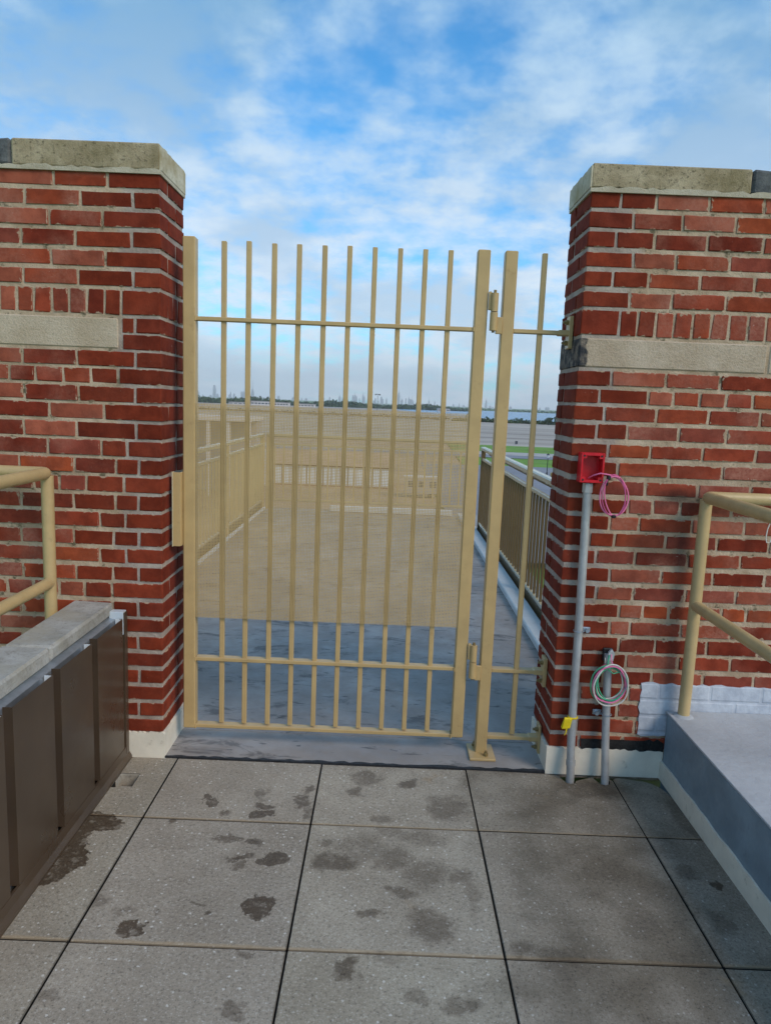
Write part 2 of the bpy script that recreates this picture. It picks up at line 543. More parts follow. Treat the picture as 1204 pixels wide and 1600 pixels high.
def paver_material():
    m, k, bs = base_mat('concrete_paver')
    p = pos(k)
    oi = k.n('ShaderNodeObjectInfo')
    n1 = k.noise(p, 2.2, 5, 0.6)
    n2 = k.noise(p, 11.0, 5, 0.65)
    vor = k.n('ShaderNodeTexVoronoi', feature='F1', ins={'Scale': 120.0, 'Randomness': 1.0})
    k.link(p, vor.inputs['Vector'])
    c = k.mix(k.ramp(n1, 0.3, 0.7), lin(152, 142, 127), lin(174, 165, 150))
    c = k.mix(k.ramp(n2, 0.3, 0.75, 0, 0.35), c, lin(128, 120, 108))
    c = k.mix(1.0, c, oi.outputs['Color'], 'MULTIPLY')
    # aggregate: dense pale and dark grains
    g1 = k.noise(p, 95.0, 3, 0.9)
    c = k.mix(k.ramp(g1, 0.50, 0.72, 0, 0.75), c, lin(84, 78, 70))
    c = k.mix(k.ramp(g1, 0.24, 0.46, 0.80, 0), c, lin(206, 201, 192))
    c = k.mix(k.ramp(vor.outputs['Distance'], 0.10, 0.34, 0.5, 0.0), c,
              k.mix(k.ramp(k.sep(vor.outputs['Color'])[0], 0.3, 0.7), lin(104, 98, 90), lin(196, 191, 182)))
    big = k.n('ShaderNodeTexVoronoi', feature='F1', ins={'Scale': 48.0, 'Randomness': 1.0})
    k.link(k.vmath('ADD', p, k.vmath('SCALE', k.noise(p, 160.0, 2, 0.6, 0, True), 0.008)), big.inputs['Vector'])
    chip = k.math('MULTIPLY', k.ramp(k.math('ADD', big.outputs['Distance'], k.math('MULTIPLY', k.sep(big.outputs['Color'])[2], 0.14)), 0.16, 0.24, 1.0, 0.0), k.ramp(k.sep(big.outputs['Color'])[1], 0.62, 0.66))
    c = k.mix(k.math('MULTIPLY', chip, 0.7), c, lin(214, 210, 202))
    # sand washed against the near edge of each slab, side faces turned near black
    gen = k.sep(k.n('ShaderNodeTexCoord').outputs['Generated'])
    edge = k.math('ADD', gen[1], k.math('MULTIPLY', k.math('SUBTRACT', n2, 0.5), 0.035))
    c = k.mix(k.ramp(edge, 0.008, 0.028, 0.55, 0.0), c, lin(176, 152, 118))
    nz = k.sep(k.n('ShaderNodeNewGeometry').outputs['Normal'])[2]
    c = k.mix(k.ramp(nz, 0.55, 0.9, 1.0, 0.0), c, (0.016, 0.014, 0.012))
    # damp patches
    x, y, z = k.sep(p)
    warp = k.vmath('SCALE', k.vmath('SUBTRACT', k.noise(p, 12.0, 4, 0.6, 0, True), (0.5, 0.5, 0.5)), 0.13)
    warp2 = k.vmath('SCALE', k.vmath('SUBTRACT', k.noise(p, 42.0, 3, 0.7, 0, True), (0.5, 0.5, 0.5)), 0.036)
    q = k.vmath('ADD', k.vmath('ADD', p, warp), warp2)
    wet = None
    for (px, py, rx, ry, st, soft) in STAINS:
        c0 = at_z(px, py)
        wx = (at_z(px + rx, py) - c0).length * 1.22
        wy = abs(at_z(px, py - ry).y - at_z(px, py + ry).y) * 0.62
        d = k.vmath('LENGTH', k.vmath('MULTIPLY', k.vmath('SUBTRACT', q, tuple(c0)), (1 / wx, 1 / wy, 0)))
        v = k.ramp(d, 1.0 - (0.16 if soft < 0.6 else 0.6) * soft, 1.0 + 0.03 * soft, st, 0.0)
        wet = v if wet is None else k.math('MAXIMUM', wet, v)
    brk = k.ramp(k.noise(p, 26.0, 4, 0.75), 0.36, 0.50, 0.5, 1.0)
    wet = k.math('MULTIPLY', wet, brk)
    soft_damp = k.math('MULTIPLY', k.ramp(k.math('ADD', x, k.math('MULTIPLY', k.math('SUBTRACT', n1, 0.5), 0.9)), 0.58, 0.80), k.ramp(k.noise(p, 4.0, 5, 0.6), 0.30, 0.68, 1.0, 0.45))
    c = k.mix(k.math('MULTIPLY', soft_damp, 0.95), c, k.mix(1.0, c, (0.38, 0.355, 0.32), 'MULTIPLY'))
    c = k.mix(wet, c, k.mix(1.0, c, (0.23, 0.18, 0.14), 'MULTIPLY'))
    rust = k.ramp(k.noise(p, 3.1, 4, 0.6), 0.66, 0.80, 0, 0.5)
    c = k.mix(rust, c, lin(150, 118, 72))
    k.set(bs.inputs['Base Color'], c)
    k.set(bs.inputs['Roughness'], k.ramp(wet, 0.0, 1.0, 0.85, 0.5))
    bs.inputs['Specular IOR Level'].default_value = 0.3
    bump(k, bs, k.math('SUBTRACT', 1.0, g1), 0.5, 0.004)
    return m


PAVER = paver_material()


def membrane_material():
    m, k, bs = base_mat('grey_roof_membrane')
    p = pos(k)
    x, y, z = k.sep(p)
    n1 = k.noise(p, 1.6, 5, 0.6)
    n2 = k.noise(p, 8.0, 6, 0.65)
    c = k.mix(k.ramp(n1, 0.3, 0.7), lin(128, 122, 118), lin(162, 156, 151))
    c = k.mix(k.ramp(n2, 0.35, 0.7, 0, 0.4), c, lin(140, 130, 122))
    str_ = k.noise(k.vmath('MULTIPLY', p, (6.0, 22.0, 6.0)), 1.0, 5, 0.65, 0.8)
    c = k.mix(k.ramp(str_, 0.60, 0.68, 0, 0.75), c, lin(58, 56, 56))
    foot = k.noise(k.vmath('MULTIPLY', p, (3.0, 7.0, 3.0)), 1.0, 6, 0.7, 0.6)
    c = k.mix(k.ramp(foot, 0.54, 0.64, 0, 0.65), c, lin(66, 62, 60))
    bs.inputs['Specular IOR Level'].default_value = 0.4
    k.set(bs.inputs['Base Color'], c)
    k.set(bs.inputs['Roughness'], k.ramp(n2, 0.3, 0.7, 0.40, 0.65))
    bump(k, bs, n2, 0.3, 0.012)
    return m


MEMB = membrane_material()


def panel_material():
    m, k, bs = base_mat('brown_sheet_metal')
    p = pos(k)
    c = k.mix(k.ramp(k.noise(p, 3.0, 3), 0.3, 0.7), lin(68, 55, 43), lin(80, 65, 51))
    scr = k.ramp(k.noise(k.vmath('MULTIPLY', p, (20, 20, 7)), 1.0, 3, 0.6), 0.775, 0.80, 0, 0.75)
    c = k.mix(scr, c, lin(150, 140, 130))
    k.set(bs.inputs['Base Color'], c)
    k.set(bs.inputs['Roughness'], k.ramp(k.noise(p, 5.0, 4), 0.3, 0.7, 0.26, 0.38))
    bs.inputs['Specular IOR Level'].default_value = 0.5
    bump(k, bs, k.noise(p, 2.4, 2), 0.12, 0.03)
    return m


BROWN = panel_material()
KERBTOP = simple('pale_waterproof_coat', lin(170, 172, 174), 0.6, var=0.1, scale=5, bmp=0.8, bscale=34, dirt=(lin(140, 146, 158), 0.5))
KERBSIDE = simple('slate_waterproof_coat', lin(122, 138, 148), 0.55, var=0.14, scale=6, bmp=0.6, bscale=22, dirt=(lin(84, 92, 102), 0.5))
PATCH, k, bs = base_mat('white_wall_paint')
p = pos(k)
_x, _y, _z = k.sep(p)
_zz = k.math('FRACT', k.math('DIVIDE', k.math('ADD', _z, 0.012), 0.0715))
_row = k.math('FLOOR', k.math('DIVIDE', k.math('ADD', _z, 0.012), 0.0715))
_xx = k.math('FRACT', k.math('ADD', k.math('DIVIDE', _x, 0.214), k.math('MULTIPLY', _row, 0.5)))
_gz = k.ramp(k.math('ABSOLUTE', k.math('SUBTRACT', _zz, 0.5)), 0.36, 0.46, 1.0, 0.0)
_gx = k.ramp(k.math('ABSOLUTE', k.math('SUBTRACT', _xx, 0.5)), 0.455, 0.485, 1.0, 0.0)
_rel = k.math('MULTIPLY', _gz, _gx)
k.set(bs.inputs['Base Color'], k.mix(k.ramp(k.noise(p, 14.0, 5, 0.65), 0.35, 0.7), lin(168, 174, 184), lin(196, 201, 208)))
bs.inputs['Roughness'].default_value = 0.6
bump(k, bs, k.math('ADD', k.math('MULTIPLY', _rel, 1.0), k.math('MULTIPLY', k.noise(p, 40.0, 4, 0.7), 0.8)), 0.45, 0.006)

# ------------------------------------------------------------------ setting: paved floor in front
BX_L, BX_R = -0.813, 1.430          # floor between cladding and kerb
floor = box('paver_floor', -1.3, 1.6, -5.2, 0.02, -0.40, -0.056, DARKGAP, None, 0.004)
tag(floor, kind='structure')
GX, GY = 0.0022, 0.0016
xs = [BX_L - 0.02, -0.61, 0.0, 0.61, 1.22, BX_R + 0.004]
ys = [-0.003] + [-0.445 - 0.61 * j for j in range(8)]


def paver(x0, x1, y0, y1, mb=None):
    z = random.uniform(-0.0012, 0.0012)
    if mb is None:
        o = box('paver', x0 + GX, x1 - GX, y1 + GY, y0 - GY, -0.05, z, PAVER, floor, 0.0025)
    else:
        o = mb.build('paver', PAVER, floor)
    t = random.uniform(0.94, 1.05)
    o.color = (t, t * random.uniform(.985, 1.0), t * random.uniform(.96, 1.0), 1)
    return o


for j in range(len(ys) - 1):
    for i in range(len(xs) - 1):
        x0, x1, y0, y1 = xs[i], xs[i + 1], ys[j], ys[j + 1]
        if j == 0 and i == 0:                       # the paver with a square cut-out
            hx0, hx1, hy0, hy1 = -0.80, -0.721, -0.142, -0.250
            mb = MB()
            a, b_, c_, d_ = x0 + GX, x1 - GX, y1 + GY, y0 - GY
            for (u0, u1, v0, v1) in ((a, hx0, c_, d_), (hx1, b_, c_, d_), (hx0, hx1, hy0, d_), (hx0, hx1, c_, hy1)):
                mb.box(u0, u1, v0, v1, -0.05, 0.0, 0.0004)
            hole_pv = paver(x0, x1, y0, y1, mb)
            HOLE = (hx0, hx1, hy1, hy0)
        elif j == 0 and i == 4:                     # cut paver with a rounded corner at the kerb
            poly = [(x0 + GX, y1 + GY), (x1 - 0.012, y1 + GY), (x1 - 0.014, -0.16)]
            poly += [(x1 - 0.125 + 0.11 * math.cos(a), -0.16 + 0.125 * math.sin(a)) for a in [rad(15 * q) for q in range(1, 7)]]
            poly += [(x0 + GX + 0.02, -0.022), (x0 + GX, -0.04)]
            paver(x0, x1, y0, y1, MB().prism(poly, 'z', -0.05, 0.0))
        elif j == 0 and i == 3:                     # notched where the conduits go down
            poly = [(x0 + GX, y1 + GY), (x1 - GX, y1 + GY), (x1 - GX, -0.05), (1.205, -0.03)]
            poly += [(1.177 + 0.026 * math.cos(rad(a)), -0.06 + 0.026 * math.sin(rad(a))) for a in (0, -45, -90, -135, -180)]
            poly += [(1.14, -0.024)]
            poly += [(1.036 + 0.026 * math.cos(rad(a)), -0.06 + 0.026 * math.sin(rad(a))) for a in (0, -45, -90, -135, -180)]
            poly += [(0.995, -0.02), (0.955, -0.012), (x0 + GX, -0.005)]
            paver(x0, x1, y0, y1, MB().prism(poly, 'z', -0.05, 0.0))
        else:
            paver(x0, x1, y0, y1)

# raw concrete inside the cut-out
hx0, hx1, hy1, hy0 = HOLE
GRAVEL = stone_material('raw_paver_core', lin(150, 142, 128), lin(186, 178, 164), speck=(lin(70, 64, 54), 0.7), g=70.0)
ln = MB().box(hx0 + 0.0005, hx1 - 0.0005, hy0 - 0.004, hy0 - 0.0005, -0.055, -0.0015, 0.0005)
ln.box(hx0 + 0.0005, hx0 + 0.004, hy1 + 0.045, hy0 - 0.0045, -0.055, -0.0015, 0.0005)
ln.box(hx0 + 0.030, hx1 - 0.001, hy1 + 0.001, hy1 + 0.022, -0.055, -0.006, 0.002)
ln.build('cut_core', GRAVEL, floor)

# roof terrace behind the gate: threshold apron and the floor beyond
terrace = box('roof_terrace', -1.62, 1.62, 0.262, 7.30, -12.0, 0.0, MEMB, None, 0.01)
tag(terrace, kind='structure')
mb = MB().box(-0.668, 0.948, 0.002, 0.258, -0.3, 0.006, 0.004)
apron = mb.build('threshold', MEMB)
tag(apron, kind='structure')
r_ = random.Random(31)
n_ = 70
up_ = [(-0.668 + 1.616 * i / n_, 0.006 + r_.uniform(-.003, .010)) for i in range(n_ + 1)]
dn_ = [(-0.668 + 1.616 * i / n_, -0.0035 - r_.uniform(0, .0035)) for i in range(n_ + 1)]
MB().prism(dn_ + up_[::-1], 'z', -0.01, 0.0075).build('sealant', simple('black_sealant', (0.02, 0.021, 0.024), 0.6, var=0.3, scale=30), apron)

# ------------------------------------------------------------------ brick walls
LZ = [(2.341, 2.287), (2.270, 2.215), (2.199, 2.142), (2.126, 2.069), (2.053, 1.997), (1.982, 1.925), (1.912, 1.820), (1.808, 1.752), (1.744, 1.688),
      (1.680, 1.622), (1.613, 1.556), (1.543, 1.484), (1.473, 1.414), (1.401, 1.341), (1.330, 1.270), (1.259, 1.200), (1.187, 1.127), (1.113, 1.054),
      (1.040, 0.983), (0.966, 0.909), (0.893, 0.836), (0.820, 0.763), (0.750, 0.691), (0.672, 0.614), (0.599, 0.546), (0.526, 0.473), (0.454, 0.400),
      (0.382, 0.328), (0.311, 0.255), (0.239, 0.184), (0.167, 0.113)]
# joints read off the photograph, per course: (zoom origin x, y, zoom factor), y in the zoom, joint x in the zoom
Z1, Z2, Z3 = (0, 200, 4.0), (0, 560, 4.0), (0, 880, 3.636)
LJ = [(Z1, 320, [332, 670]), (Z1, 440, [155, 502, 830]), (Z1, 570, [307, 640]), (Z1, 700, [132, 470, 820]), (Z1, 820, [318, 657]), (Z1, 940, [145, 487, 830]),
      (Z1, 1090, [-5, 105, 212, 323, 430, 542, 653, 757]), (Z1, 1240, [755, 845]), (Z1, 1340, [760]), (Z1, 1440, [140, 480, 845]),
      (Z2, 110, [60, 222, 395, 567, 738]), (Z2, 225, [152, 490, 845]), (Z2, 340, [308, 650]), (Z2, 450, [150, 478, 850]), (Z2, 570, [300, 632, 793]),
      (Z2, 680, [122, 465, 725, 868]), (Z2, 795, [48, 212, 372, 540, 775]), (Z2, 905, [133, 460, 722, 865]), (Z2, 1010, [300, 625, 783]),
      (Z2, 1110, [133, 460, 710, 868]), (Z2, 1220, [300, 625, 788]), (Z2, 1330, [145, 475, 705, 867]), (Z2, 1450, [48, 210, 370, 530, 700]),
      (Z3, 272, [130, 440, 640, 785]), (Z3, 362, [290, 640]), (Z3, 462, [130, 440, 640, 785]), (Z3, 555, [300, 650]), (Z3, 650, [650, 792]), (Z3, 742, [650]),
      (Z3, 835, [650, 790]), (Z3, 928, [650])]
RZ = [(2.339, 2.283), (2.268, 2.211), (2.197, 2.141), (2.124, 2.069), (2.051, 1.997), (1.979, 1.921), (1.909, 1.815), None, (1.678, 1.623), (1.609, 1.556),
      (1.542, 1.487), (1.472, 1.417), (1.396, 1.345), (1.324, 1.272), (1.250, 1.196), (1.177, 1.123), (1.106, 1.053), (1.038, 0.985), (0.966, 0.914),
      (0.893, 0.841), (0.819, 0.766), (0.745, 0.692), (0.672, 0.617), (0.602, 0.545), (0.531, 0.476), (0.459, 0.404), (0.388, 0.334), (0.317, 0.262),
      (0.246, 0.190), (0.174, 0.122)]
Z4, ZA, ZB, Z5 = (860, 240, 3.48), (880, 560, 3.716), (880, 780, 3.716), (820, 660, 2.758)
RJ = [(Z4, 250, [383, 577, 865, 1165]), (Z4, 370, [450, 718, 1007]), (Z4, 465, [355, 565, 855, 1160]), (Z4, 575, [448, 682, 975]), (Z4, 680, [337, 530, 815, 1112]),
      (Z4, 790, [428, 660, 953]), (Z4, 930, [372, 470, 570, 668, 770, 870, 968, 1072, 1170]), None, (Z4, 1220, [330, 627, 925]),
      (Z4, 1315, [265, 530, 668, 812, 955, 1103]), (Z4, 1410, [292, 575, 860, 1142]), (Z4, 1505, [250, 415, 697, 957]), (ZA, 540, [257, 503, 808, 1117]),
      (ZA, 650, [160, 312, 612, 922]), (ZA, 750, [235, 475, 780, 1087]), (ZB, 40, [160, 375, 518, 678, 830, 978]), (ZB, 130, [130, 268, 440, 747, 1052]),
      (ZB, 230, [150, 295, 592, 892, 1195]), (ZB, 330, [188, 415, 722, 1027]), (ZB, 430, [120, 268, 565, 867, 1170]), (ZB, 540, [188, 402, 705, 1000]),
      (ZB, 640, [100, 322, 460, 612, 770, 917, 1062]), (ZB, 745, [265, 385, 680, 970]), (ZB, 850, [95, 318, 530, 830, 1130]), (Z5, 1020, [235, 435, 660, 885]),
      (Z5, 1095, [210, 335, 545, 765, 985]), (Z5, 1165, [235, 445, 620, 830]), (Z5, 1235, [210, 395, 560]), (Z5, 1305, [220, 355, 470]), (Z5, 1365, [230, 420])]
XL, XR, DEP = -0.672, 0.951, 0.315
END_L, END_R = -1.62, 1.98
NEWC = [lin(122, 49, 30), lin(112, 44, 27), lin(128, 53, 33), lin(117, 47, 31)]
OLDC = [lin(146, 66, 43), lin(138, 63, 46), lin(146, 66, 42), lin(128, 54, 36), lin(150, 80, 60), lin(152, 71, 42), lin(136, 66, 52), lin(116, 46, 31), lin(142, 62, 42), lin(152, 82, 62)]
_bm_cache = {}


def brick_mesh(w, d, h):
    key = (round(w / 0.03), round(d / 0.03), round(h / 0.02), random.randrange(4))
    if key not in _bm_cache:
        V, F = cbox(w / 2, d / 2, h / 2, 0.003)
        tilt = random.uniform(-0.012, 0.012), random.uniform(-0.05, 0.05)
        V = [(v[0] + v[2] * tilt[1] + random.uniform(-.002, .002), v[1] + random.uniform(-.0015, .0015), v[2] + v[0] * tilt[0] + random.uniform(-.002, .002)) for v in V]
        me = mesh('brick', V, F)
        me.materials.append(BRICK)
        _bm_cache[key] = (me, w, d, h)
    return _bm_cache[key]


def put_brick(parent, x0, x1, y0, y1, z0, z1, new):
    w, d, h = x1 - x0, y1 - y0, z1 - z0
    me, mw, md, mh = brick_mesh(w, d, h)
    o = bpy.data.objects.new('brick', me)
    COL.objects.link(o)
    o.parent = parent
    o.location = Vector(((x0 + x1) / 2, (y0 + y1) / 2, (z0 + z1) / 2 + random.uniform(-.0012, .0012))) - parent.location
    if abs(x0 - XL) > 0.02 and abs(x1 - XL) > 0.02 and abs(x0 - XR) > 0.02:
        o.location.y += random.uniform(-.002, .0015)
    o.scale = (w / mw, d / md, h / mh)
    o.rotation_euler = (random.uniform(-.006, .006), random.uniform(-.004, .004), random.uniform(-.006, .006))
    base = random.choice(NEWC if new else OLDC)
    t = random.uniform(0.86, 1.12)
    o.color = (base[0] * t, base[1] * t, base[2] * t, 0.08 if new else random.choice((0.2, 0.5, 0.85, 1.0)))
    return o


def build_wall(left):
    corner = XL if left else XR
    sgn = -1 if left else 1
    end = END_L if left else END_R
    root = empty('brick_wall', (corner + sgn * 0.4, 0.15, 0.0))
    z_top = 2.338
    core = MB()
    rc = 0.0035
    if left:
        core.box(end, corner - rc, rc, DEP - rc, -0.02, z_top, 0.002)
    else:
        core.box(corner + rc, end, rc, DEP - rc, -0.02, z_top, 0.002)
    core.build('mortar', MORTAR, root)
    ZT, JT = (LZ, LJ) if left else (RZ, RJ)
    for ci in range(len(ZT)):
        if ZT[ci] is None:
            continue
        z1, z0 = ZT[ci]
        (ox, oy, zf), yy, jx = JT[ci]
        js = [at_y(ox + x / zf, oy + yy / zf, 0.0).x for x in jx]
        js = [j for j in js if abs(j - corner) > 0.03]
        soldier = ci == 6
        band_row = left and ci in (7, 8)
        if left:
            bounds = sorted(js) + [corner + 0.005]
            headers = len(js) >= 4 and max(b - a for a, b in zip(sorted(js)[:-1], sorted(js)[1:])) < 0.15
            step = 0.072 if soldier else 0.214
            x = bounds[0]
            while x > end + 0.05 and not band_row:
                x -= step
                bounds.insert(0, x)
        else:
            bounds = [corner - 0.005] + sorted(js)
            step = 0.072 if soldier else 0.214
            x = bounds[-1]
            while x < end - 0.05:
                x += step
                bounds.append(x)
        g = 0.0055
        nb = len(bounds) - 1
        corner_front = 0.2
        for i in range(nb):
            a, b_ = bounds[i] + g, bounds[i + 1] - g
            if b_ - a < 0.02:
                continue
            is_corner = (i == nb - 1) if left else (i == 0)
            mid = (a + b_) / 2
            if left and z1 < 0.62 and -1.03 < mid < -0.95 and False:
                continue
            if left and z1 < 0.42 and mid < -0.92:      # hidden behind the low parapet
                continue
            if left and z1 < 0.60 and -1.0 < mid < -0.90:
                continue
            if is_corner:
                if left:
                    b_ = corner
                else:
                    a = corner
                corner_front = b_ - a
                d = 0.205 if corner_front < 0.17 else 0.10
                if soldier:
                    d = 0.10
                put_brick(root, a, b_, 0.0, d, z0, z1, True)
                # the return face of the pier
                y = d + 0.011
                segs = [(y, DEP)] if DEP - y < 0.215 else [(y, y + 0.10), (y + 0.111, DEP)]
                if soldier:
                    segs = [(y, y + 0.055), (y + 0.066, y + 0.121), (y + 0.132, DEP)]
                for (s0, s1) in segs:
                    if left:
                        put_brick(root, corner - 0.098, corner, s0, s1, z0, z1, True)
                    else:
                        put_brick(root, corner, corner + 0.098, s0, s1, z0, z1, True)
            else:
                dist = abs(mid - corner)
                lim = 0.20 if left else 0.30
                new = dist < (0.24 if left else 0.20)
                if left and 1.2 > z1 and dist < 0.30:
                    new = True
                put_brick(root, a, b_, 0.0, 0.10, z0, z1, new)
    # stone band
    if left:
        xb = at_y(186.5, 520, 0).x
        box('stone_band', -1.36, xb - 0.004, -0.001, 0.1, 1.690, 1.806, BAND_L, root, 0.005)
        box('stone_band', end, -1.37, -0.001, 0.1, 1.690, 1.806, BAND_L, root, 0.005)
    else:
        xb = at_y(1199, 555, 0).x
        box('stone_band', corner - 0.001, xb - 0.004, -0.002, DEP - 0.002, 1.692, 1.802, BAND, root, 0.005)
        box('stone_band', xb + 0.006, end, -0.001, 0.1, 1.692, 1.802, BAND_L, root, 0.005)
    # coping
    zt = 2.447 if left else 2.440
    if left:
        xj = at_y(18, 238, 0).x
        segs = [(end, xj - 0.062), (xj + 0.002, corner + 0.004)]
        cx = (xj - 0.061, xj + 0.001)
        ends = corner
    else:
        xj = at_y(1184, 285, 0).x
        segs = [(corner - 0.004, xj - 0.025), (xj + 0.06, end)]
        cx = (xj - 0.024, xj + 0.059)
    xa, xb_ = (end, corner + 0.006) if left else (corner - 0.006, end)
    rr = random.Random(21 if left else 22)
    nn = 40
    prof = [(xa, 2.337), (xb_, 2.337)] + [(xb_ + (xa - xb_) * i / nn, 2.3535 + rr.uniform(-.004, .006)) for i in range(nn + 1)]
    MB().prism(prof, 'y', -0.0085, DEP + 0.006).build('bedding_mortar', COPING_END, root)
    pr_ = [(-0.006, 2.352)] + [(DEP + 0.006, 2.352)] + [(DEP + 0.006 - (DEP + 0.012) * i / 14, (zt_ := (2.443 if left else 2.436)) + rr.uniform(-.010, -.001)) for i in range(15)]
    xe = corner + 0.0045 if left else corner - 0.0045
    MB().prism(pr_, 'x', xe - 0.003, xe + 0.003).build('end_render', COPING_SIDE, root)
    for (a, b_) in segs:
        V, F = cbox((b_ - a) / 2, (DEP + 0.012) / 2, (zt - 2.3505) / 2, 0.006)
        V = [tuple(c + random.uniform(-.0015, .0015) for c in v) for v in V]
        link('coping_stone', mesh('coping_stone', V, F), COPING, root, ((a + b_) / 2, DEP / 2, (zt + 2.3505) / 2))
    Vc, Fc = cbox((cx[1] - cx[0]) / 2, (DEP + 0.006) / 2, (zt - 2.351) / 2, 0.010)
    Vc = [tuple(c + random.uniform(-.004, .002) for c in v) for v in Vc]
    link('coping_joint', mesh('coping_joint', Vc, Fc), CAULK, root, ((cx[0] + cx[1]) / 2, DEP / 2, (zt + 2.351) / 2))
    return root


BAND_L = stone_material('limestone_band_plain', lin(180, 160, 134), lin(198, 180, 156), speck=(lin(124, 110, 88), 0.4))
wall_l = build_wall(True)
tag(wall_l, 'red brick wall and pier on the latch side of the gate, with stone coping', 'wall', 'brick walls either side of the gate')
wall_r = build_wall(False)
tag(wall_r, 'red brick wall and pier on the hinge side, behind the red box', 'wall', 'brick walls either side of the gate')


# white base coats at the foot of the piers (ragged upper edge)
def ragged(x0, x1, z0, z1, amp, n, seed):
    r = random.Random(seed)
    top = [(x1 + (x0 - x1) * i / n, z1 + r.uniform(-amp, amp)) for i in range(n + 1)]
    return [(x0, z0), (x1, z0)] + top


MB().prism(ragged(-0.86, XL + 0.007, 0.0, 0.112, 0.004, 22, 1), 'y', -0.008, 0.008).build('base_coat', BASECOAT, wall_l)
MB().prism(ragged(0.0, DEP, 0.0, 0.112, 0.004, 16, 2), 'x', XL - 0.008, XL + 0.0075).build('base_coat', BASECOAT, wall_l)
MB().prism(ragged(XR - 0.0075, 1.432, 0.0, 0.118, 0.005, 30, 3), 'y', -0.009, 0.008).build('base_coat', BASECOAT, wall_r)
MB().prism(ragged(0.0, DEP, 0.0, 0.112, 0.004, 16, 4), 'x', XR - 0.007, XR + 0.008).build('base_coat', BASECOAT, wall_r)
# dark slot over the base coat and torn black felt
slot = MB().prism([(1.088, 0.116), (1.432, 0.104), (1.434, 0.152), (1.405, 0.17), (1.39, 0.158), (1.372, 0.168), (1.35, 0.160), (1.084, 0.160)], 'y', -0.0052, 0.008)
slot.build('felt_strip', simple('black_felt', (0.016, 0.015, 0.014), 0.8, var=0.5, scale=30, bmp=0.5, bscale=60, dirt=((0.08, 0.07, 0.06), 0.6)), wall_r)
# white painted patch above the kerb
r_ = random.Random(5)
poly = [(1.318, 0.19)] + [(1.318 + 0.105 * i / 6, 0.182 + r_.uniform(-.012, .006)) for i in range(1, 7)] + [(1.50, 0.19), (END_R, 0.19), (END_R, 0.42)]
poly += [(END_R + (1.315 - END_R) * i / 26, 0.416 + r_.uniform(-.005, .005)) for i in range(27)]
poly += [(1.315 + r_.uniform(-.006, .006), 0.41 - 0.2 * i / 8) for i in range(1, 8)]
MB().prism(poly, 'y', -0.0032, 0.006).build('painted_patch', PATCH, wall_r)

# ------------------------------------------------------------------ gate
GYF, GYB = 0.120, 0.170             # front and back of the steel
GM = (GYF + GYB) / 2
gate = empty('gate', (0.0, GM, 0.08), 'tan steel bar gate with a perforated sheet across its middle', 'gate')
box('post', -0.622, -0.571, GYF, GYB, 0.078, 2.147, TAN, gate, 0.004)
box('post', 0.552, 0.603, GYF, GYB, 0.082, 2.140, TAN, gate, 0.004)
NB = 10
for i in range(NB):
    xc = -0.4605 + (0.4470 + 0.4605) * i / (NB - 1)
    dx_ = random.uniform(-.001, .001)
    box('baluster', xc - 0.0100 + dx_, xc + 0.0100 + dx_, GM - 0.0095, GM + 0.0095, 0.1005, 2.137 + random.uniform(-.003, .003), TAN, gate, 0.002)


def punched_rail(name, x0, x1, z0, z1, holes, parent, y0=GYF + 0.006, y1=GYB - 0.006):
    """flat bar that the balusters pass through: lips in front and behind, webs between"""
    mb = MB()
    mb.box(x0, x1, y0, y1, z0, z1, 0.002)
    return mb.build(name, TAN, parent)


for (z0, z1) in ((1.823, 1.839), (0.386, 0.402), (0.079, 0.095)):
    punched_rail('rail', -0.5705, 0.5515, z0, z1, [], gate)
# weld beads where rails meet the posts
for (z0, z1) in ((1.823, 1.839), (0.386, 0.402), (0.079, 0.095)):
    for xw in (-0.5705, 0.5515):
        MB().tube([(xw, GYF + 0.004, z0 - 0.001), (xw, GYF + 0.004, z1 + 0.001)], 0.004, 6).build('weld', TAN, gate)


def perforated(name, x0, x1, z0, z1, y0, y1, pitch, hole, mat, parent):
    nx, nz = int((x1 - x0) / pitch), int((z1 - z0) / pitch)
    px, pz = (x1 - x0) / nx, (z1 - z0) / nz
    gx, gz = px * (1 - hole) / 2, pz * (1 - hole) / 2
    X, Zv = [x0], [z0]
    for i in range(nx):
        X += [x0 + i * px + gx, x0 + (i + 1) * px - gx]
    X.append(x1)
    for i in range(nz):
        Zv += [z0 + i * pz + gz, z0 + (i + 1) * pz - gz]
    Zv.append(z1)
    NX, NZ = len(X), len(Zv)
    V = [(x, y0, z) for z in Zv for x in X] + [(x, y1, z) for z in Zv for x in X]
    off = NX * NZ
    F = []
    for k in range(NZ - 1):
        hk = k % 2 == 1
        for i in range(NX - 1):
            a = k * NX + i
            if hk and i % 2 == 1:
                b_, c_, d_ = a + 1, a + NX + 1, a + NX
                F.append((a, a + off, b_ + off, b_))
                F.append((b_, b_ + off, c_ + off, c_))
                F.append((c_, c_ + off, d_ + off, d_))
                F.append((d_, d_ + off, a + off, a))
            else:
                F.append((a, a + 1, a + NX + 1, a + NX))
                F.append((a + off, a + NX + off, a + NX + 1 + off, a + 1 + off))
    for i in range(NX - 1):                       # rim
        F.append((i, i + off, i + 1 + off, i + 1))
        t = (NZ - 1) * NX + i
        F.append((t, t + 1, t + 1 + off, t + off))
    for k in range(NZ - 1):
        a = k * NX
        F.append((a, a + NX, a + NX + off, a + off))
        b_ = k * NX + NX - 1
        F.append((b_, b_ + off, b_ + NX + off, b_ + NX))
    return link(name, mesh(name, V, F), mat, parent)


perforated('perforated_sheet', -0.5695, 0.5505, 0.583, 1.492, GYF + 0.0020, GYF + 0.0035, 0.00635, 0.615, TAN, gate)
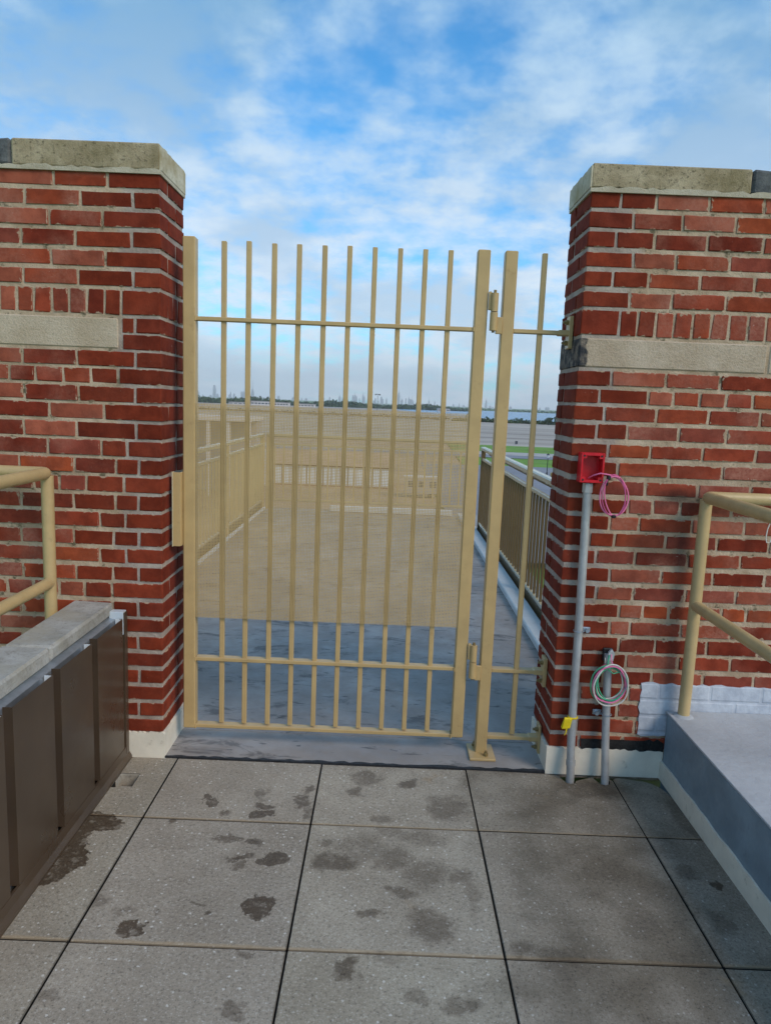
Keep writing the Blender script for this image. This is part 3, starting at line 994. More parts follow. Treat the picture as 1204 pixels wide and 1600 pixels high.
# latch guard beside the left post
lg = MB().box(-0.654, -0.6235, 0.090, 0.097, 0.896, 1.206, 0.001).box(-0.6285, -0.6225, 0.097, 0.16, 0.896, 1.206, 0.001)
lg.build('latch_guard', TAN, gate)
box('guard_edge', -0.6575, -0.6545, 0.086, 0.110, 0.894, 1.208, simple('pale_worn_edge', lin(206, 194, 160), 0.5), gate, 0.0008)
# hinges: knuckles and leaves
for zb in (1.815, 0.352):
    o = MB().tube([(0.628, 0.112, zb + 0.012), (0.628, 0.112, zb + 0.083)], 0.0155, 16)
    o.box(0.638, 0.6645, 0.112, 0.124, zb + 0.000, zb + 0.066, 0.002)
    hinge = o.build('hinge', TAN, gate, smooth=True)
    o = MB().tube([(0.628, 0.112, zb + 0.086), (0.628, 0.112, zb + 0.158)], 0.0145, 16)
    o.box(0.6035, 0.616, 0.112, 0.124, zb + 0.092, zb + 0.164, 0.002)
    o.build('upper_leaf', TAN, hinge, smooth=True)
    MB().tube([(0.628, 0.112, zb + 0.004), (0.628, 0.112, zb + 0.170)], 0.006, 10).build('pin', BOLT, hinge, smooth=True)
# fixed panel on the hinge side
fp = empty('fence_panel', (0.69, GM, 0.006), 'narrow fixed tan fence panel between hinge post and brick pier', 'fence panel')
box('post', 0.662, 0.712, GYF, GYB, 0.010, 2.140, TAN, fp, 0.004)
mb = MB().box(0.632, 0.745, 0.062, 0.205, 0.0065, 0.018, 0.003)
bp = mb.build('base_plate', TAN, fp)
for (bx_, by_) in ((0.705, 0.092), (0.665, 0.185)):
    bo = MB().tube([(bx_, by_, 0.0182), (bx_, by_, 0.030)], 0.011, 6)
    bo.tube([(bx_, by_, 0.0302), (bx_, by_, 0.040)], 0.006, 8)
    bo.build('bolt', BOLT, bp)
box('baluster', 0.8115, 0.8325, GM - 0.0095, GM + 0.0095, 0.1005, 2.138, TAN, fp, 0.002)
for (z0, z1) in ((1.823, 1.839), (0.386, 0.402), (0.079, 0.095)):
    punched_rail('rail', 0.7125, 0.905, z0, z1, [], fp)
    zc = (z0 + z1) / 2
    br = MB().box(0.895, 0.9415, GYF + 0.002, GYB - 0.002, zc - 0.011, zc + 0.011, 0.003)
    br.box(0.9345, 0.9445 if zc < 0.2 else 0.950, GYF - 0.006, GYB + 0.004, zc - 0.062, zc + 0.066, 0.002)
    bk = br.build('wall_bracket', TAN, fp)
    for dz_ in (-0.04, 0.042):
        bo = MB().tube([(0.9340, GYF + 0.018, zc + dz_), (0.922, GYF + 0.018, zc + dz_)], 0.010, 6)
        bo.tube([(0.9218, GYF + 0.018, zc + dz_), (0.912, GYF + 0.018, zc + dz_)], 0.0055, 8)
        bo.build('bolt', BOLT, bk)

# ------------------------------------------------------------------ low parapet with brown cladding on the left
par = empty('parapet_wall', (-0.95, -0.6, 0.0), 'low parapet wall with grey coping and dark brown metal cladding panels', 'parapet')
Y_NEAR = -3.3
box('wall_core', -1.015, -0.878, Y_NEAR, -0.010, -0.05, 0.6215, LEDGE, par, 0.004)
cj = [-0.006, -0.565, -1.30, -2.05, Y_NEAR]
for a, b_ in zip(cj[:-1], cj[1:]):
    V, F = cbox(0.081, (a - b_ - 0.012) / 2, 0.0262, 0.008)
    V = [tuple(c + random.uniform(-.002, .002) for c in v) for v in V]
    link('coping_stone', mesh('coping_stone', V, F), LEDGE, par, (-0.949, (a + b_) / 2, 0.6488))
fl = MB().prism([(-0.8775, 0.6205), (-0.8775, 0.6185), (-0.8475, 0.6125), (-0.8475, 0.585), (-0.8455, 0.585), (-0.8455, 0.6145)], 'y', Y_NEAR, -0.012)
fl.build('flashing', GALV, par)
MB().box(-0.8772, -0.8480, Y_NEAR, -0.012, 0.02, 0.584, 0.001).build('backing_sheet', simple('galvanised_backing', lin(150, 164, 178), 0.35, metal=0.5, var=0.2, scale=14), par)
CLIPM = simple('pale_clip', lin(214, 222, 226), 0.4, var=0.04)
yp = -0.060
for i in range(10):
    y1 = yp - 0.3022 * i
    y0 = y1 - 0.252
    top = 0.620
    t = 0.0018
    mb = MB()
    # one folded sheet: face, near return, far return
    mb.prism([(-0.8445, y0 + 0.0), (-0.815, y0), (-0.815, y1), (-0.828, y1 + 0.0), (-0.828, y1 - t), (-0.815 - t, y1 - t), (-0.815 - t, y0 + t), (-0.8445, y0 + t)], 'z', 0.060, top)
    mb.build('cladding_panel', BROWN, par)
    box('clip', -0.8425, -0.8170, y1 - 0.0050, y1 - 0.0025, top - 0.05, top - 0.002, CLIPM, par, 0.0006)
mb = MB().box(-0.872, -0.8165, -0.052, -0.014, 0.55, 0.645, 0.001)
mb.build('end_closure', simple('white_galvanised_closure', lin(206, 216, 222), 0.35, metal=0.2, var=0.05), par)
mb = MB().box(-0.8225, -0.811, -0.046, -0.016, 0.03, 0.640, 0.001)
mb.build('end_trim', BROWN, par)
mb = MB().prism([(-0.872, 0.001), (-0.800, 0.001), (-0.800, 0.012), (-0.8115, 0.030), (-0.8135, 0.062), (-0.822, 0.062), (-0.822, 0.034), (-0.872, 0.034)], 'y', Y_NEAR, -0.014)
mb.build('base_rail', BROWN, par)

# ------------------------------------------------------------------ concrete kerb on the right
kb = empty('concrete_kerb', (1.75, -0.6, 0.0), 'waterproofed concrete kerb with pale top and slate side below the pipe railing', 'kerb')
mb = MB().box(1.4305, 2.30, Y_NEAR, -0.012, -0.05, 0.292, 0.006)
mb.build('kerb_body', KERBSIDE, kb)
mb = MB().box(1.4265, 2.30, Y_NEAR, -0.0055, 0.2925, 0.301, 0.0035)
mb.build('top_coat', KERBTOP, kb)
poly = [(1, 0)]
r_ = random.Random(11)
top = [(Y_NEAR + (-0.006 - Y_NEAR) * i / 60, 0.083 + r_.uniform(-.003, .003)) for i in range(61)]
MB().prism([(Y_NEAR, 0.0)] + [(-0.006, 0.0)] + top[::-1], 'x', 1.4225, 1.4300).build('base_strip', BASECOAT, kb)


# ------------------------------------------------------------------ pipe railings
def fillet(A, B, C, r, n=6):
    """points rounding the corner at B"""
    A, B, C = Vector(A), Vector(B), Vector(C)
    u, v = (A - B).normalized(), (C - B).normalized()
    P = []
    p0, p2 = B + u * r, B + v * r
    for i in range(n + 1):
        t = i / n
        P.append((1 - t) ** 2 * p0 + 2 * t * (1 - t) * B + t * t * p2)
    return P


def pipe_rail(name, x, y, sgn, label, z_base):
    root = empty(name, (x, y, z_base), label, 'railing', 'pipe railings by the brick walls')
    r = 0.0235
    zt = 1.204 if sgn < 0 else 1.207
    MB().tube([(x, y, z_base), (x, y, zt - 0.01)], r, 20).build('post', TAN_RAIL, root, smooth=True)
    near = y - 2.6
    far = x + sgn * 1.1
    pts = [(x, near, zt)] + fillet((x, near, zt), (x, y, zt), (far, y, zt), 0.03) + [(far, y, zt)]
    MB().tube(pts, r, 20).build('top_rail', TAN_RAIL, root, smooth=True)
    MB().tube([(x, y - 0.004, 0.770), (x, near, 0.770)], r * 0.94, 20).build('mid_rail', TAN_RAIL, root, smooth=True)
    MB().tube([(far, y, 0.2), (far, y, zt - 0.01)], r, 14).build('post', TAN_RAIL, root, smooth=True)
    MB().tube([(x, near, z_base), (x, near, zt - 0.01)], r, 14).build('post', TAN_RAIL, root, smooth=True)
    return root


pipe_rail('pipe_railing', -1.083, -0.10, -1, 'tan pipe railing corner beside the low parapet with brown panels', 0.05)
pr = pipe_rail('pipe_railing', 1.4800, -0.055, 1, 'tan pipe railing corner standing on the pale concrete kerb', 0.3015)
MB().tube([(1.4800, -0.055, 0.3012), (1.4800, -0.055, 0.310)], [0.040, 0.026], 18).build('collar', KERBTOP, pr, smooth=True)

# ------------------------------------------------------------------ electrical bits on the right wall
c1 = empty('electrical_conduit', (1.035, -0.06, 0.0), 'tall grey conduit rising to the red box', 'conduit', 'grey conduits on the brick wall')
MB().tube([(1.036, -0.062, -0.045), (1.036, -0.060, 0.03), (1.034, -0.040, 0.16), (1.033, -0.030, 0.30), (1.030, -0.026, 0.7), (1.019, -0.028, 1.225)], 0.0168, 16).build('pipe', CONDUIT, c1, smooth=True)
MB().tube([(1.0358, -0.0545, 0.066), (1.0356, -0.0515, 0.088)], 0.0195, 16).build('coupling', CONDUIT, c1, smooth=True)
MB().tube([(1.019, -0.028, 1.205), (1.0185, -0.028, 1.242)], 0.021, 8).build('locknut', CONDUIT, c1)


def clamp(parent, x, y, z, side):
    mb = MB()
    mb.tube(arc((x, y, z), 0.0195, 0, 2 * math.pi, 16, 'xy')[:-1], 0.0028, 6, closed=True)
    mb.box(x + side * 0.016, x + side * 0.052, y + 0.014, y + 0.022, z - 0.010, z + 0.012, 0.002)
    mb.tube([(x + side * 0.038, y + 0.014, z), (x + side * 0.038, y + 0.000, z)], 0.009, 6)
    return mb.build('clamp', GALV, parent)


clamp(c1, 1.0305, -0.0255, 0.636, 1)
c2 = empty('electrical_conduit', (1.177, -0.06, 0.0), 'short grey conduit with a wire coil hung on its open top', 'conduit', 'grey conduits on the brick wall')
MB().tube([(1.182, -0.064, -0.045), (1.180, -0.060, 0.03), (1.176, -0.040, 0.16), (1.172, -0.030, 0.28), (1.166, -0.028, 0.40), (1.160, -0.027, 0.545)], 0.0160, 16).build('pipe', CONDUIT, c2, smooth=True)
clamp(c2, 1.1725, -0.0295, 0.285, -1)
MB().box(1.140, 1.180, -0.022, -0.0075, 0.510, 0.565, 0.004).build('end_boot', BLACK, c2)
MB().prism([(1.150, 0.520), (1.176, 0.520), (1.180, 0.552), (1.168, 0.570), (1.156, 0.556)], 'y', -0.045, -0.034).build('tape_wrap', simple('grey_tape', lin(170, 172, 172), 0.4, var=0.2, scale=60), c2)

# red junction box: open tray seen from the front
jb = empty('junction_box', (1.022, -0.035, 1.243), 'open red junction box mounted on the brick wall', 'junction box')
x0, x1, z0, z1, yf, yb = 0.978, 1.069, 1.246, 1.362, -0.060, -0.006
t = 0.0075
mb = MB()
mb.box(x0, x1, yb - 0.006, yb, z0, z1, 0.001)
mb.box(x0, x0 + t, yf, yb - 0.006, z0, z1, 0.0012).box(x1 - t, x1, yf, yb - 0.006, z0, z1, 0.0012)
mb.box(x0 + t, x1 - t, yf, yb - 0.006, z0, z0 + t + 0.003, 0.0012).box(x0 + t, x1 - t, yf, yb - 0.006, z1 - t - 0.003, z1, 0.0012)
for (cx_, cz_) in ((x0 + 0.012, z0 + 0.014), (x1 - 0.012, z0 + 0.014), (x0 + 0.012, z1 - 0.014), (x1 - 0.012, z1 - 0.014)):
    mb.box(cx_ - 0.009, cx_ + 0.009, yf + 0.001, yf + 0.030, cz_ - 0.008, cz_ + 0.008, 0.001)
mb.build('box_body', RED, jb)
for (cx_, cz_) in ((x0 + 0.011, z0 + 0.011), (x1 - 0.012, z0 + 0.011), (x0 + 0.011, z1 - 0.011), (x1 - 0.012, z1 - 0.011)):
    MB().tube([(cx_, yf - 0.0006, cz_), (cx_, yf + 0.004, cz_)], 0.0042, 8).build('screw_hole', BLACK, jb)


def coil(loops, parent, cx_, cy_, cz_, a, b_, tilt, name_fn):
    """each loop a closed, slightly wandering ring"""
    for (mat_, da, db, ox, oz, oy, w, nm) in loops:
        P = []
        r2 = random.Random(int(abs(da) * 1e5) * 7 + int(abs(oy) * 1e5) + 3)
        ph = r2.uniform(0, 6.28)
        for i in range(48):
            an = 2 * math.pi * i / 48
            wob = 1 + 0.045 * math.sin(2 * an + ph) + 0.03 * math.sin(3 * an + ph * 2) + 0.012 * math.sin(5 * an + ph)
            u = (a + da) * math.cos(an) * wob
            v = (b_ + db) * math.sin(an) * wob
            x = u * math.cos(tilt) - v * math.sin(tilt)
            z = u * math.sin(tilt) + v * math.cos(tilt)
            P.append((cx_ + ox + x, cy_ + oy + 0.004 * math.sin(an * 2 + ph), cz_ + oz + z))
        MB().tube(P, w, 6, closed=True).build(nm, mat_, parent, smooth=True)


pk = empty('wire_coil', (1.112, -0.075, 1.118), 'pink wire coil hanging out of the red box', 'wire', 'wire coils on the conduits')
coil([(PINK, 0, 0, 0, 0, 0, 0.0028, 'wire'), (PINK, -0.012, -0.004, 0.004, 0.0, 0.006, 0.0026, 'wire'),
      (simple('dark_pink_wire_sheath', lin(196, 84, 130), 0.4), -0.006, -0.002, -0.003, 0.002, -0.006, 0.0024, 'wire')],
     pk, 1.113, -0.072, 1.198, 0.053, 0.080, 0.12, None)
MB().tube([(1.018, -0.030, 1.262), (1.030, -0.058, 1.276), (1.052, -0.074, 1.286), (1.078, -0.076, 1.283), (1.100, -0.073, 1.279)], 0.0026, 6).build('lead', PINK, pk, smooth=True)
MB().box(1.079, 1.092, -0.082, -0.060, 1.262, 1.278, 0.003).tube([(1.082, -0.074, 1.266), (1.079, -0.078, 1.250), (1.080, -0.076, 1.240)], 0.004, 6).build('cable_tie', BLACK, pk)
MB().box(1.108, 1.124, -0.084, -0.060, 1.113, 1.126, 0.004).build('cable_tie', BLACK, pk)

gc = empty('wire_coil', (1.162, -0.07, 0.346), 'green white and pink wire coil hung round the short conduit', 'wire', 'wire coils on the conduits')
coil([(GREEN, 0.002, 0.001, -0.001, 0.000, 0.006, 0.0030, 'wire'), (WHITE_W, 0.001, 0.002, 0.002, -0.004, -0.014, 0.0032, 'wire'),
      (MAGENTA, -0.006, -0.004, 0.004, 0.001, 0.004, 0.0030, 'wire'), (PINK, -0.007, -0.002, -0.003, 0.002, -0.013, 0.0032, 'wire'),
      (GREEN, -0.013, -0.009, 0.004, 0.004, -0.008, 0.0030, 'wire'), (WHITE_W, -0.016, -0.014, -0.001, 0.004, 0.002, 0.0028, 'wire'),
      (GREEN, -0.019, -0.016, 0.003, 0.002, 0.006, 0.0028, 'wire'), (PINK, -0.012, -0.010, 0.002, -0.002, 0.008, 0.0028, 'wire'),
      (GREEN, -0.004, -0.008, -0.003, -0.002, -0.006, 0.0028, 'wire')],
     gc, 1.163, -0.066, 0.430, 0.071, 0.082, -0.05, None)
MB().tube([(1.158, -0.045, 0.545), (1.150, -0.062, 0.520), (1.152, -0.070, 0.490), (1.172, -0.074, 0.478), (1.200, -0.072, 0.486)], 0.0026, 6).build('lead', GREEN, gc, smooth=True)
MB().tube([(1.166, -0.046, 0.548), (1.164, -0.060, 0.528), (1.172, -0.066, 0.505)], 0.0026, 6).build('lead', PINK, gc, smooth=True)
MB().tube([(1.144, -0.050, 0.508), (1.139, -0.060, 0.525), (1.137, -0.062, 0.538)], 0.0022, 6).build('lead', WHITE_W, gc, smooth=True)

yt = empty('tape_tag', (1.012, -0.055, 0.20), 'knotted yellow tape tied round the tall conduit', 'tape')
mb = MB()
pts = [Vector((1.030, -0.058, 0.272)), Vector((1.012, -0.064, 0.270)), Vector((1.000, -0.066, 0.246)), Vector((1.004, -0.064, 0.222))]
V, F = cbox(0.017, 0.006, 0.022, 0.006)
V = [(v[0] + random.uniform(-.003, .003) + v[2] * 0.2, v[1] + random.uniform(-.002, .002), v[2] + random.uniform(-.003, .003)) for v in V]
mb.add(V, F, (1.005, -0.060, 0.252))
mb.build('tape_knot', YELLOW, yt)
MB().tube(arc((1.034, -0.032, 0.268), 0.0185, 0, 2 * math.pi, 16, 'xy')[:-1], 0.0036, 6, closed=True).build('tape_band', YELLOW, yt)
MB().tube([(1.004, -0.062, 0.232), (1.002, -0.066, 0.214), (0.997, -0.064, 0.202)], [0.004, 0.0025, 0.002], 6).build('tape_tail', YELLOW, yt)

wl = empty('wire_loop', (1.745, -0.03, 1.03), 'thin white wire loop hanging from the pipe railing', 'wire')
P = [(1.752, -0.052, 1.185), (1.748, -0.052, 1.14), (1.735, -0.050, 1.09), (1.732, -0.050, 1.055), (1.738, -0.050, 1.036), (1.750, -0.050, 1.036), (1.756, -0.050, 1.06), (1.754, -0.052, 1.10), (1.749, -0.052, 1.145)]
MB().tube(P, 0.0024, 6).build('wire', WHITE_W, wl, smooth=True)


# ------------------------------------------------------------------ terrace balustrades
def balustrade(label, p0, p1, posts, toe=True, rail_top=1.05, paint=None):
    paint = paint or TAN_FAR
    p0, p1 = Vector(p0), Vector(p1)
    L = (p1 - p0).length
    u = (p1 - p0) / L
    along_y = abs(u.y) > 0.5
    root = empty('balustrade', p0, label, 'balustrade', 'balustrades round the roof terrace')

    def bar(name, a, b_, wid, z0, z1, mat, b=0.003):
        s, e = p0 + u * a, p0 + u * b_
        if along_y:
            return box(name, s.x - wid / 2, s.x + wid / 2, min(s.y, e.y), max(s.y, e.y), z0, z1, mat, root, b)
        return box(name, min(s.x, e.x), max(s.x, e.x), s.y - wid / 2, s.y + wid / 2, z0, z1, mat, root, b)
    bar('top_rail', 0, L, 0.062, rail_top - 0.045, rail_top, TAN_GLOSS, 0.012)
    bar('second_rail', 0.026, L - 0.026, 0.034, 0.885, 0.918, TAN_GLOSS, 0.005)
    bar('bottom_rail', 0.026, L - 0.026, 0.034, 0.112, 0.140, TAN_GLOSS, 0.004)
    if toe:
        bar('toe_plate', 0.026, L - 0.026, 0.008, 0.012, 0.1115, TAN_BROWN, 0.001)
    for s in posts:
        bar('post', s - 0.025, s + 0.025, 0.048, 0.0, rail_top - 0.0455, paint, 0.003)
    n = int((L - 0.08) / 0.115)
    V, F = cbox(0.0095, 0.0095, 0.3718, 0.002)
    me = mesh('picket', V, F)
    me.materials.append(paint)
    for i in range(1, n):
        s = L * i / n
        if any(abs(s - q) < 0.045 for q in posts):
            continue
        c = p0 + u * s
        link('picket', me, None, root, (c.x, c.y, 0.5125))
    return root


TAN_GLOSS = simple('tan_rail_paint', lin(176, 160, 126), 0.2, var=0.05, scale=4)
TX = 1.375
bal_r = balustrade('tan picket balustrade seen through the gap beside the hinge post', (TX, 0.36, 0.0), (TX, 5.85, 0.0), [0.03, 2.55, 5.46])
balustrade('tan picket balustrade along the latch side of the terrace, behind the perforated sheet', (-1.50, 0.36, 0.0), (-1.50, 7.10, 0.0), [0.03, 2.3, 4.5, 6.7], paint=TAN_RAIL)
balustrade('tan picket balustrade across the far end of the terrace', (-1.46, 7.16, 0.0), (1.36, 7.16, 0.0), [0.03, 1.4, 2.79], toe=False, paint=TAN_RAIL)


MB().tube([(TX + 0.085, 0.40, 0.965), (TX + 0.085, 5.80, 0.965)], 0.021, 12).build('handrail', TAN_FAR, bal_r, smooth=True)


def kerb(label, x0, x1, y0, y1, h):
    o = MB().box(x0, x1, y0, y1, 0.001, h, 0.008).build('terrace_kerb', TWHITE)
    return tag(o, label, 'kerb', 'pale kerbs edging the terrace')


kerb('pale low kerb under the balustrade on the hinge side', 1.222, 1.348, 0.33, 7.05, 0.055)
kerb('pale low kerb under the balustrade on the latch side', -1.474, -1.44, 0.33, 7.05, 0.04)
kerb('pale low kerb at the far end of the terrace', -0.55, 1.15, 7.06, 7.13, 0.085)

# ------------------------------------------------------------------ far ground, water, buildings
GZ = -12.0
GRASS = simple('far_grass', lin(98, 132, 36), 0.9, var=0.25, scale=0.06, dirt=(lin(110, 110, 60), 0.5))
ASPH = simple('far_asphalt', lin(128, 128, 134), 0.85, var=0.1, scale=0.08)
CONC = simple('far_concrete', lin(168, 162, 156), 0.85, var=0.1, scale=0.1)


def field_material():
    m, k, bs = base_mat('far_airfield')
    p = pos(k)
    n = k.noise(k.vmath('MULTIPLY', p, (0.004, 0.05, 1)), 1.0, 5, 0.6)
    c = k.mix(k.ramp(n, 0.3, 0.7), lin(150, 138, 126), lin(180, 168, 154))
    l = k.noise(k.vmath('MULTIPLY', p, (0.0015, 0.035, 1)), 1.0, 3, 0.5)
    c = k.mix(k.ramp(l, 0.60, 0.66, 0, 0.75), c, lin(104, 96, 86))
    k.set(bs.inputs['Base Color'], c)
    bs.inputs['Roughness'].default_value = 0.9
    return m


FIELD = field_material()


def sheet(name, poly, z, mat):
    o = link(name, mesh(name, [(x, y, z) for x, y in poly], [list(range(len(poly)))]), mat)
    return tag(o, kind='structure')


sheet('ground', [(-40000, -200), (40000, -200), (40000, 40000), (-40000, 40000)], GZ - 0.6, GRASS)
sheet('field', [(-2500, 262), (900, 262), (900, 668), (190, 668), (90, 1300), (40, 1900), (-400, 1580), (-2500, 1500)], GZ - 0.2, FIELD)
sheet('lawn', [(16, 120), (700, 120), (700, 262), (22, 262)], GZ - 0.1, GRASS)
yr = [at_z(800, v, GZ).y for v in (716.0, 711.8, 707.0, 728.5)]
sheet('road', [(-700, yr[0]), (700, yr[0]), (700, yr[1]), (-700, yr[1])], GZ, ASPH)
sheet('footpath', [(-700, yr[1]), (700, yr[1]), (700, yr[2]), (-700, yr[2])], GZ + 0.02, CONC)
sheet('car_park', [(8, 60), (700, 60), (700, yr[3]), (8, yr[3])], GZ, ASPH)
DIRT = simple('far_red_dirt', lin(168, 140, 114), 0.9, var=0.2, scale=0.15, dirt=(lin(140, 132, 120), 0.5))
sheet('dirt_yard', [(-700, 20), (7.6, 20), (7.6, 120), (15.5, 120), (21.5, 262), (-700, 262)], GZ - 0.05, DIRT)


def water_material():
    m, k, bs = base_mat('bay_water')
    p = pos(k)
    bs.inputs['Base Color'].default_value = (*lin(60, 110, 150), 1)
    bs.inputs['Roughness'].default_value = 0.25
    bs.inputs['Specular IOR Level'].default_value = 0.6
    bump(k, bs, k.noise(k.vmath('MULTIPLY', p, (0.05, 0.2, 1)), 1.0, 4, 0.6), 0.4, 0.4)
    return m


sheet('water', [(150, 720), (4000, 720), (4000, 3000), (140, 3000), (-10, 2100), (60, 1300)], GZ - 0.1, water_material())

# foliage: leaf-sized faces clumped into crowns
LEAF = simple('far_leaves', lin(66, 84, 48), 0.85, var=0.45, scale=0.12)


def leaf_cloud(mb, c, rx, ry, rz, n, s, rnd):
    for _ in range(n):
        while True:
            v = Vector((rnd.uniform(-1, 1), rnd.uniform(-1, 1), rnd.uniform(-0.7, 1)))
            if 0.25 < v.length < 1:
                break
        v = v.normalized() * (v.length ** 0.5) * rnd.uniform(0.75, 1.08)
        p = Vector((c[0] + v.x * rx, c[1] + v.y * ry, c[2] + v.z * rz))
        a = Vector((rnd.uniform(-1, 1), rnd.uniform(-1, 1), rnd.uniform(-1, 1))).normalized() * s
        b_ = Vector((rnd.uniform(-1, 1), rnd.uniform(-1, 1), rnd.uniform(-1, 1))).normalized() * s
        i = len(mb.V)
        mb.V += [tuple(p - a), tuple(p + b_), tuple(p + a), tuple(p - b_)]
        mb.F.append([i, i + 1, i + 2, i + 3])


rnd = random.Random(3)
mb = MB()
# wood on the far side of the airfield, following the shore
N = 330
for i in range(N):
    px = 150 + (736 - 150) * i / N
    hz_y = 618.6 + (px - 310) * 0.0402
    dist = 1560 + (px - 310) * 1.3 + rnd.uniform(-40, 60)
    p = CAM + ray(px, hz_y) * (dist / 1.0)
    hgt = 9.5 + 4 * math.sin(px * 0.05) + rnd.uniform(-3, 5)
    if px > 690:
        hgt *= 0.55 + (736 - px) / 100
    leaf_cloud(mb, (p.x, dist, GZ + hgt * 0.45), 9, 8, hgt * 0.62, 36, 2.6, rnd)
wood = link('treeline', mesh('treeline', mb.V, mb.F), LEAF)
tag(wood, 'dark green wood along the far side of the airfield', 'wood', kind='stuff')
# hedge of shrubs between field and water
mb = MB()
for i in range(150):
    x = 60 + 190 * i / 150
    hgt = rnd.uniform(1.5, 3.6) + (rnd.random() < 0.12) * 2.5
    y = 676 + rnd.uniform(-8, 10)
    leaf_cloud(mb, (x, y, GZ + hgt * 0.45), 2.6, 2.6, hgt * 0.7, 40, 0.8, rnd)
tag(link('shrub_belt', mesh('shrub_belt', mb.V, mb.F), LEAF), 'dark shrub belt between pale field and blue water', 'shrubs', kind='stuff')
# line of scrub across the airfield further left
mb = MB()
for i in range(150):
    x = -260 + 320 * i / 150
    hgt = rnd.uniform(1.0, 3.0)
    y = 720 + rnd.uniform(-14, 14) - x * 0.1
    leaf_cloud(mb, (x, y, GZ + hgt * 0.4), 3.2, 2.6, hgt * 0.7, 18, 0.9, rnd)
tag(link('scrub', mesh('scrub', mb.V, mb.F), simple('dry_scrub', lin(110, 96, 66), 0.9, var=0.3, scale=0.2)), 'dry brown scrub across the airfield seen through the perforated sheet', 'scrub', kind='stuff')
# trees at the right end of the shrub belt
BARK = simple('far_bark', lin(80, 66, 52), 0.9)
for (px, hgt, yy, lab) in ((856, 7.0, 664, 'dark green tree at the shore, left of the brick pier edge'), (872, 10.0, 660, 'taller dark green tree at the shore, half hidden by the brick pier'),
                           (900, 11.0, 666, 'dark green tree at the shore behind the brick pier')):
    p = at_y(px, 660, yy)
    tr = empty('tree', (p.x, yy, GZ), lab, 'tree', 'trees by the water')
    m1 = MB().tube([(p.x, yy, GZ - 0.3), (p.x + 0.2, yy, GZ + hgt * 0.3), (p.x, yy, GZ + hgt * 0.6)], [0.4, 0.28, 0.12], 7)
    for k_ in range(4):
        an = k_ * 1.6
        m1.tube([(p.x + 0.1, yy, GZ + hgt * 0.35), (p.x + 1.6 * math.cos(an), yy + 1.6 * math.sin(an), GZ + hgt * 0.62)], [0.15, 0.05], 5)
    m1.build('trunk', BARK, tr)
    mb = MB()
    for k_ in range(9):
        leaf_cloud(mb, (p.x + rnd.uniform(-2.6, 2.6), yy + rnd.uniform(-2, 2), GZ + hgt * rnd.uniform(0.3, 0.78)), 2.2, 2.2, hgt * 0.2, 90, 0.5, rnd)
    link('crown', mesh('crown', mb.V, mb.F), LEAF, tr)

# far shore beyond the bay
mb = MB()
for i in range(160):
    x = -100 + 1500 * i / 160
    leaf_cloud(mb, (x, 3060, GZ + 3), 9, 10, rnd.uniform(4, 9), 16, 3.0, rnd)
tag(link('far_shore', mesh('far_shore', mb.V, mb.F), LEAF), 'thin strip of trees on the far shore beyond the water', 'shore', kind='stuff')

# skyline
TOWER = simple('far_tower_facade', lin(176, 180, 186), 0.6, var=0.1, scale=0.01)


def tower(px, h_px, w_px, dist, spire, label, group):
    hy = 618.6 + (px - 310) * 0.0402
    p = CAM + ray(px, hy) * dist
    sc = dist / F_PX
    h = h_px * 0.8 * sc + 12
    w = w_px * sc / 2
    o = MB()
    o.box(p.x - w, p.x + w, dist - w, dist + w, GZ - 1, GZ + h * 0.8, w * 0.05)
    o.box(p.x - w * 0.7, p.x + w * 0.7, dist - w * 0.7, dist + w * 0.7, GZ + h * 0.8, GZ + h, w * 0.05)
    if spire:
        o.tube([(p.x, dist, GZ + h), (p.x, dist, GZ + h + spire * sc)], [w * 0.28, w * 0.05], 6)
    b_ = o.build('tower', TOWER)
    return tag(b_, label, 'tower', group)


tower(338, 22, 4, 8300, 0, 'slab skyscraper standing out in the hazy skyline over the left of the treeline', 'towers in the far skyline')
tower(397, 17, 4, 8300, 14, 'tallest spired skyscraper in the hazy skyline, left of the gate middle', 'towers in the far skyline')
for i in range(26):
    px = rnd.uniform(306, 478)
    tower(px, rnd.uniform(3, 11) * (1.2 if 350 < px < 420 else 0.8), rnd.uniform(1.5, 3.4), rnd.uniform(8200, 9000), 0,
          'small hazy tower in the far skyline left of the gate middle', 'hazy towers of the nearer skyline')
tower(622, 22, 4, 8200, 8, 'tallest spired tower in the bluish skyline cluster above the gate middle', 'towers in the far skyline')
tower(569, 12, 3, 8200, 8, 'spired tower in the bluish skyline cluster beside the lamp mast', 'towers in the far skyline')
for i in range(36):
    px = rnd.gauss(590, 60)
    tower(px, rnd.uniform(3, 14) * math.exp(-((px - 590) / 110) ** 2) + 2, rnd.uniform(1.5, 3.6), rnd.uniform(8200, 9000), rnd.choice((0, 0, 5)),
          'small bluish tower in the skyline cluster above the gate middle', 'bluish towers of the middle skyline')
tower(757, 13, 3, 8300, 5, 'lone stepped tower in the skyline just left of the fixed post', 'towers in the far skyline')
for i in range(16):
    tower(rnd.uniform(700, 880), rnd.uniform(1.5, 6), rnd.uniform(1.5, 3.5), rnd.uniform(8300, 9000), 0,
          'tiny hazy tower on the skyline above the blue water', 'hazy towers over the water')

# airport style buildings in front of the wood
BWHITE = simple('far_white_wall', lin(206, 198, 192), 0.7, var=0.06, scale=0.05)
BROOF = simple('far_grey_roof', lin(160, 152, 150), 0.7, var=0.06, scale=0.05)
WINB = simple('far_window_glass', lin(70, 78, 86), 0.25)
PANE = simple('pale_window_pane', lin(214, 220, 224), 0.3, var=0.04)


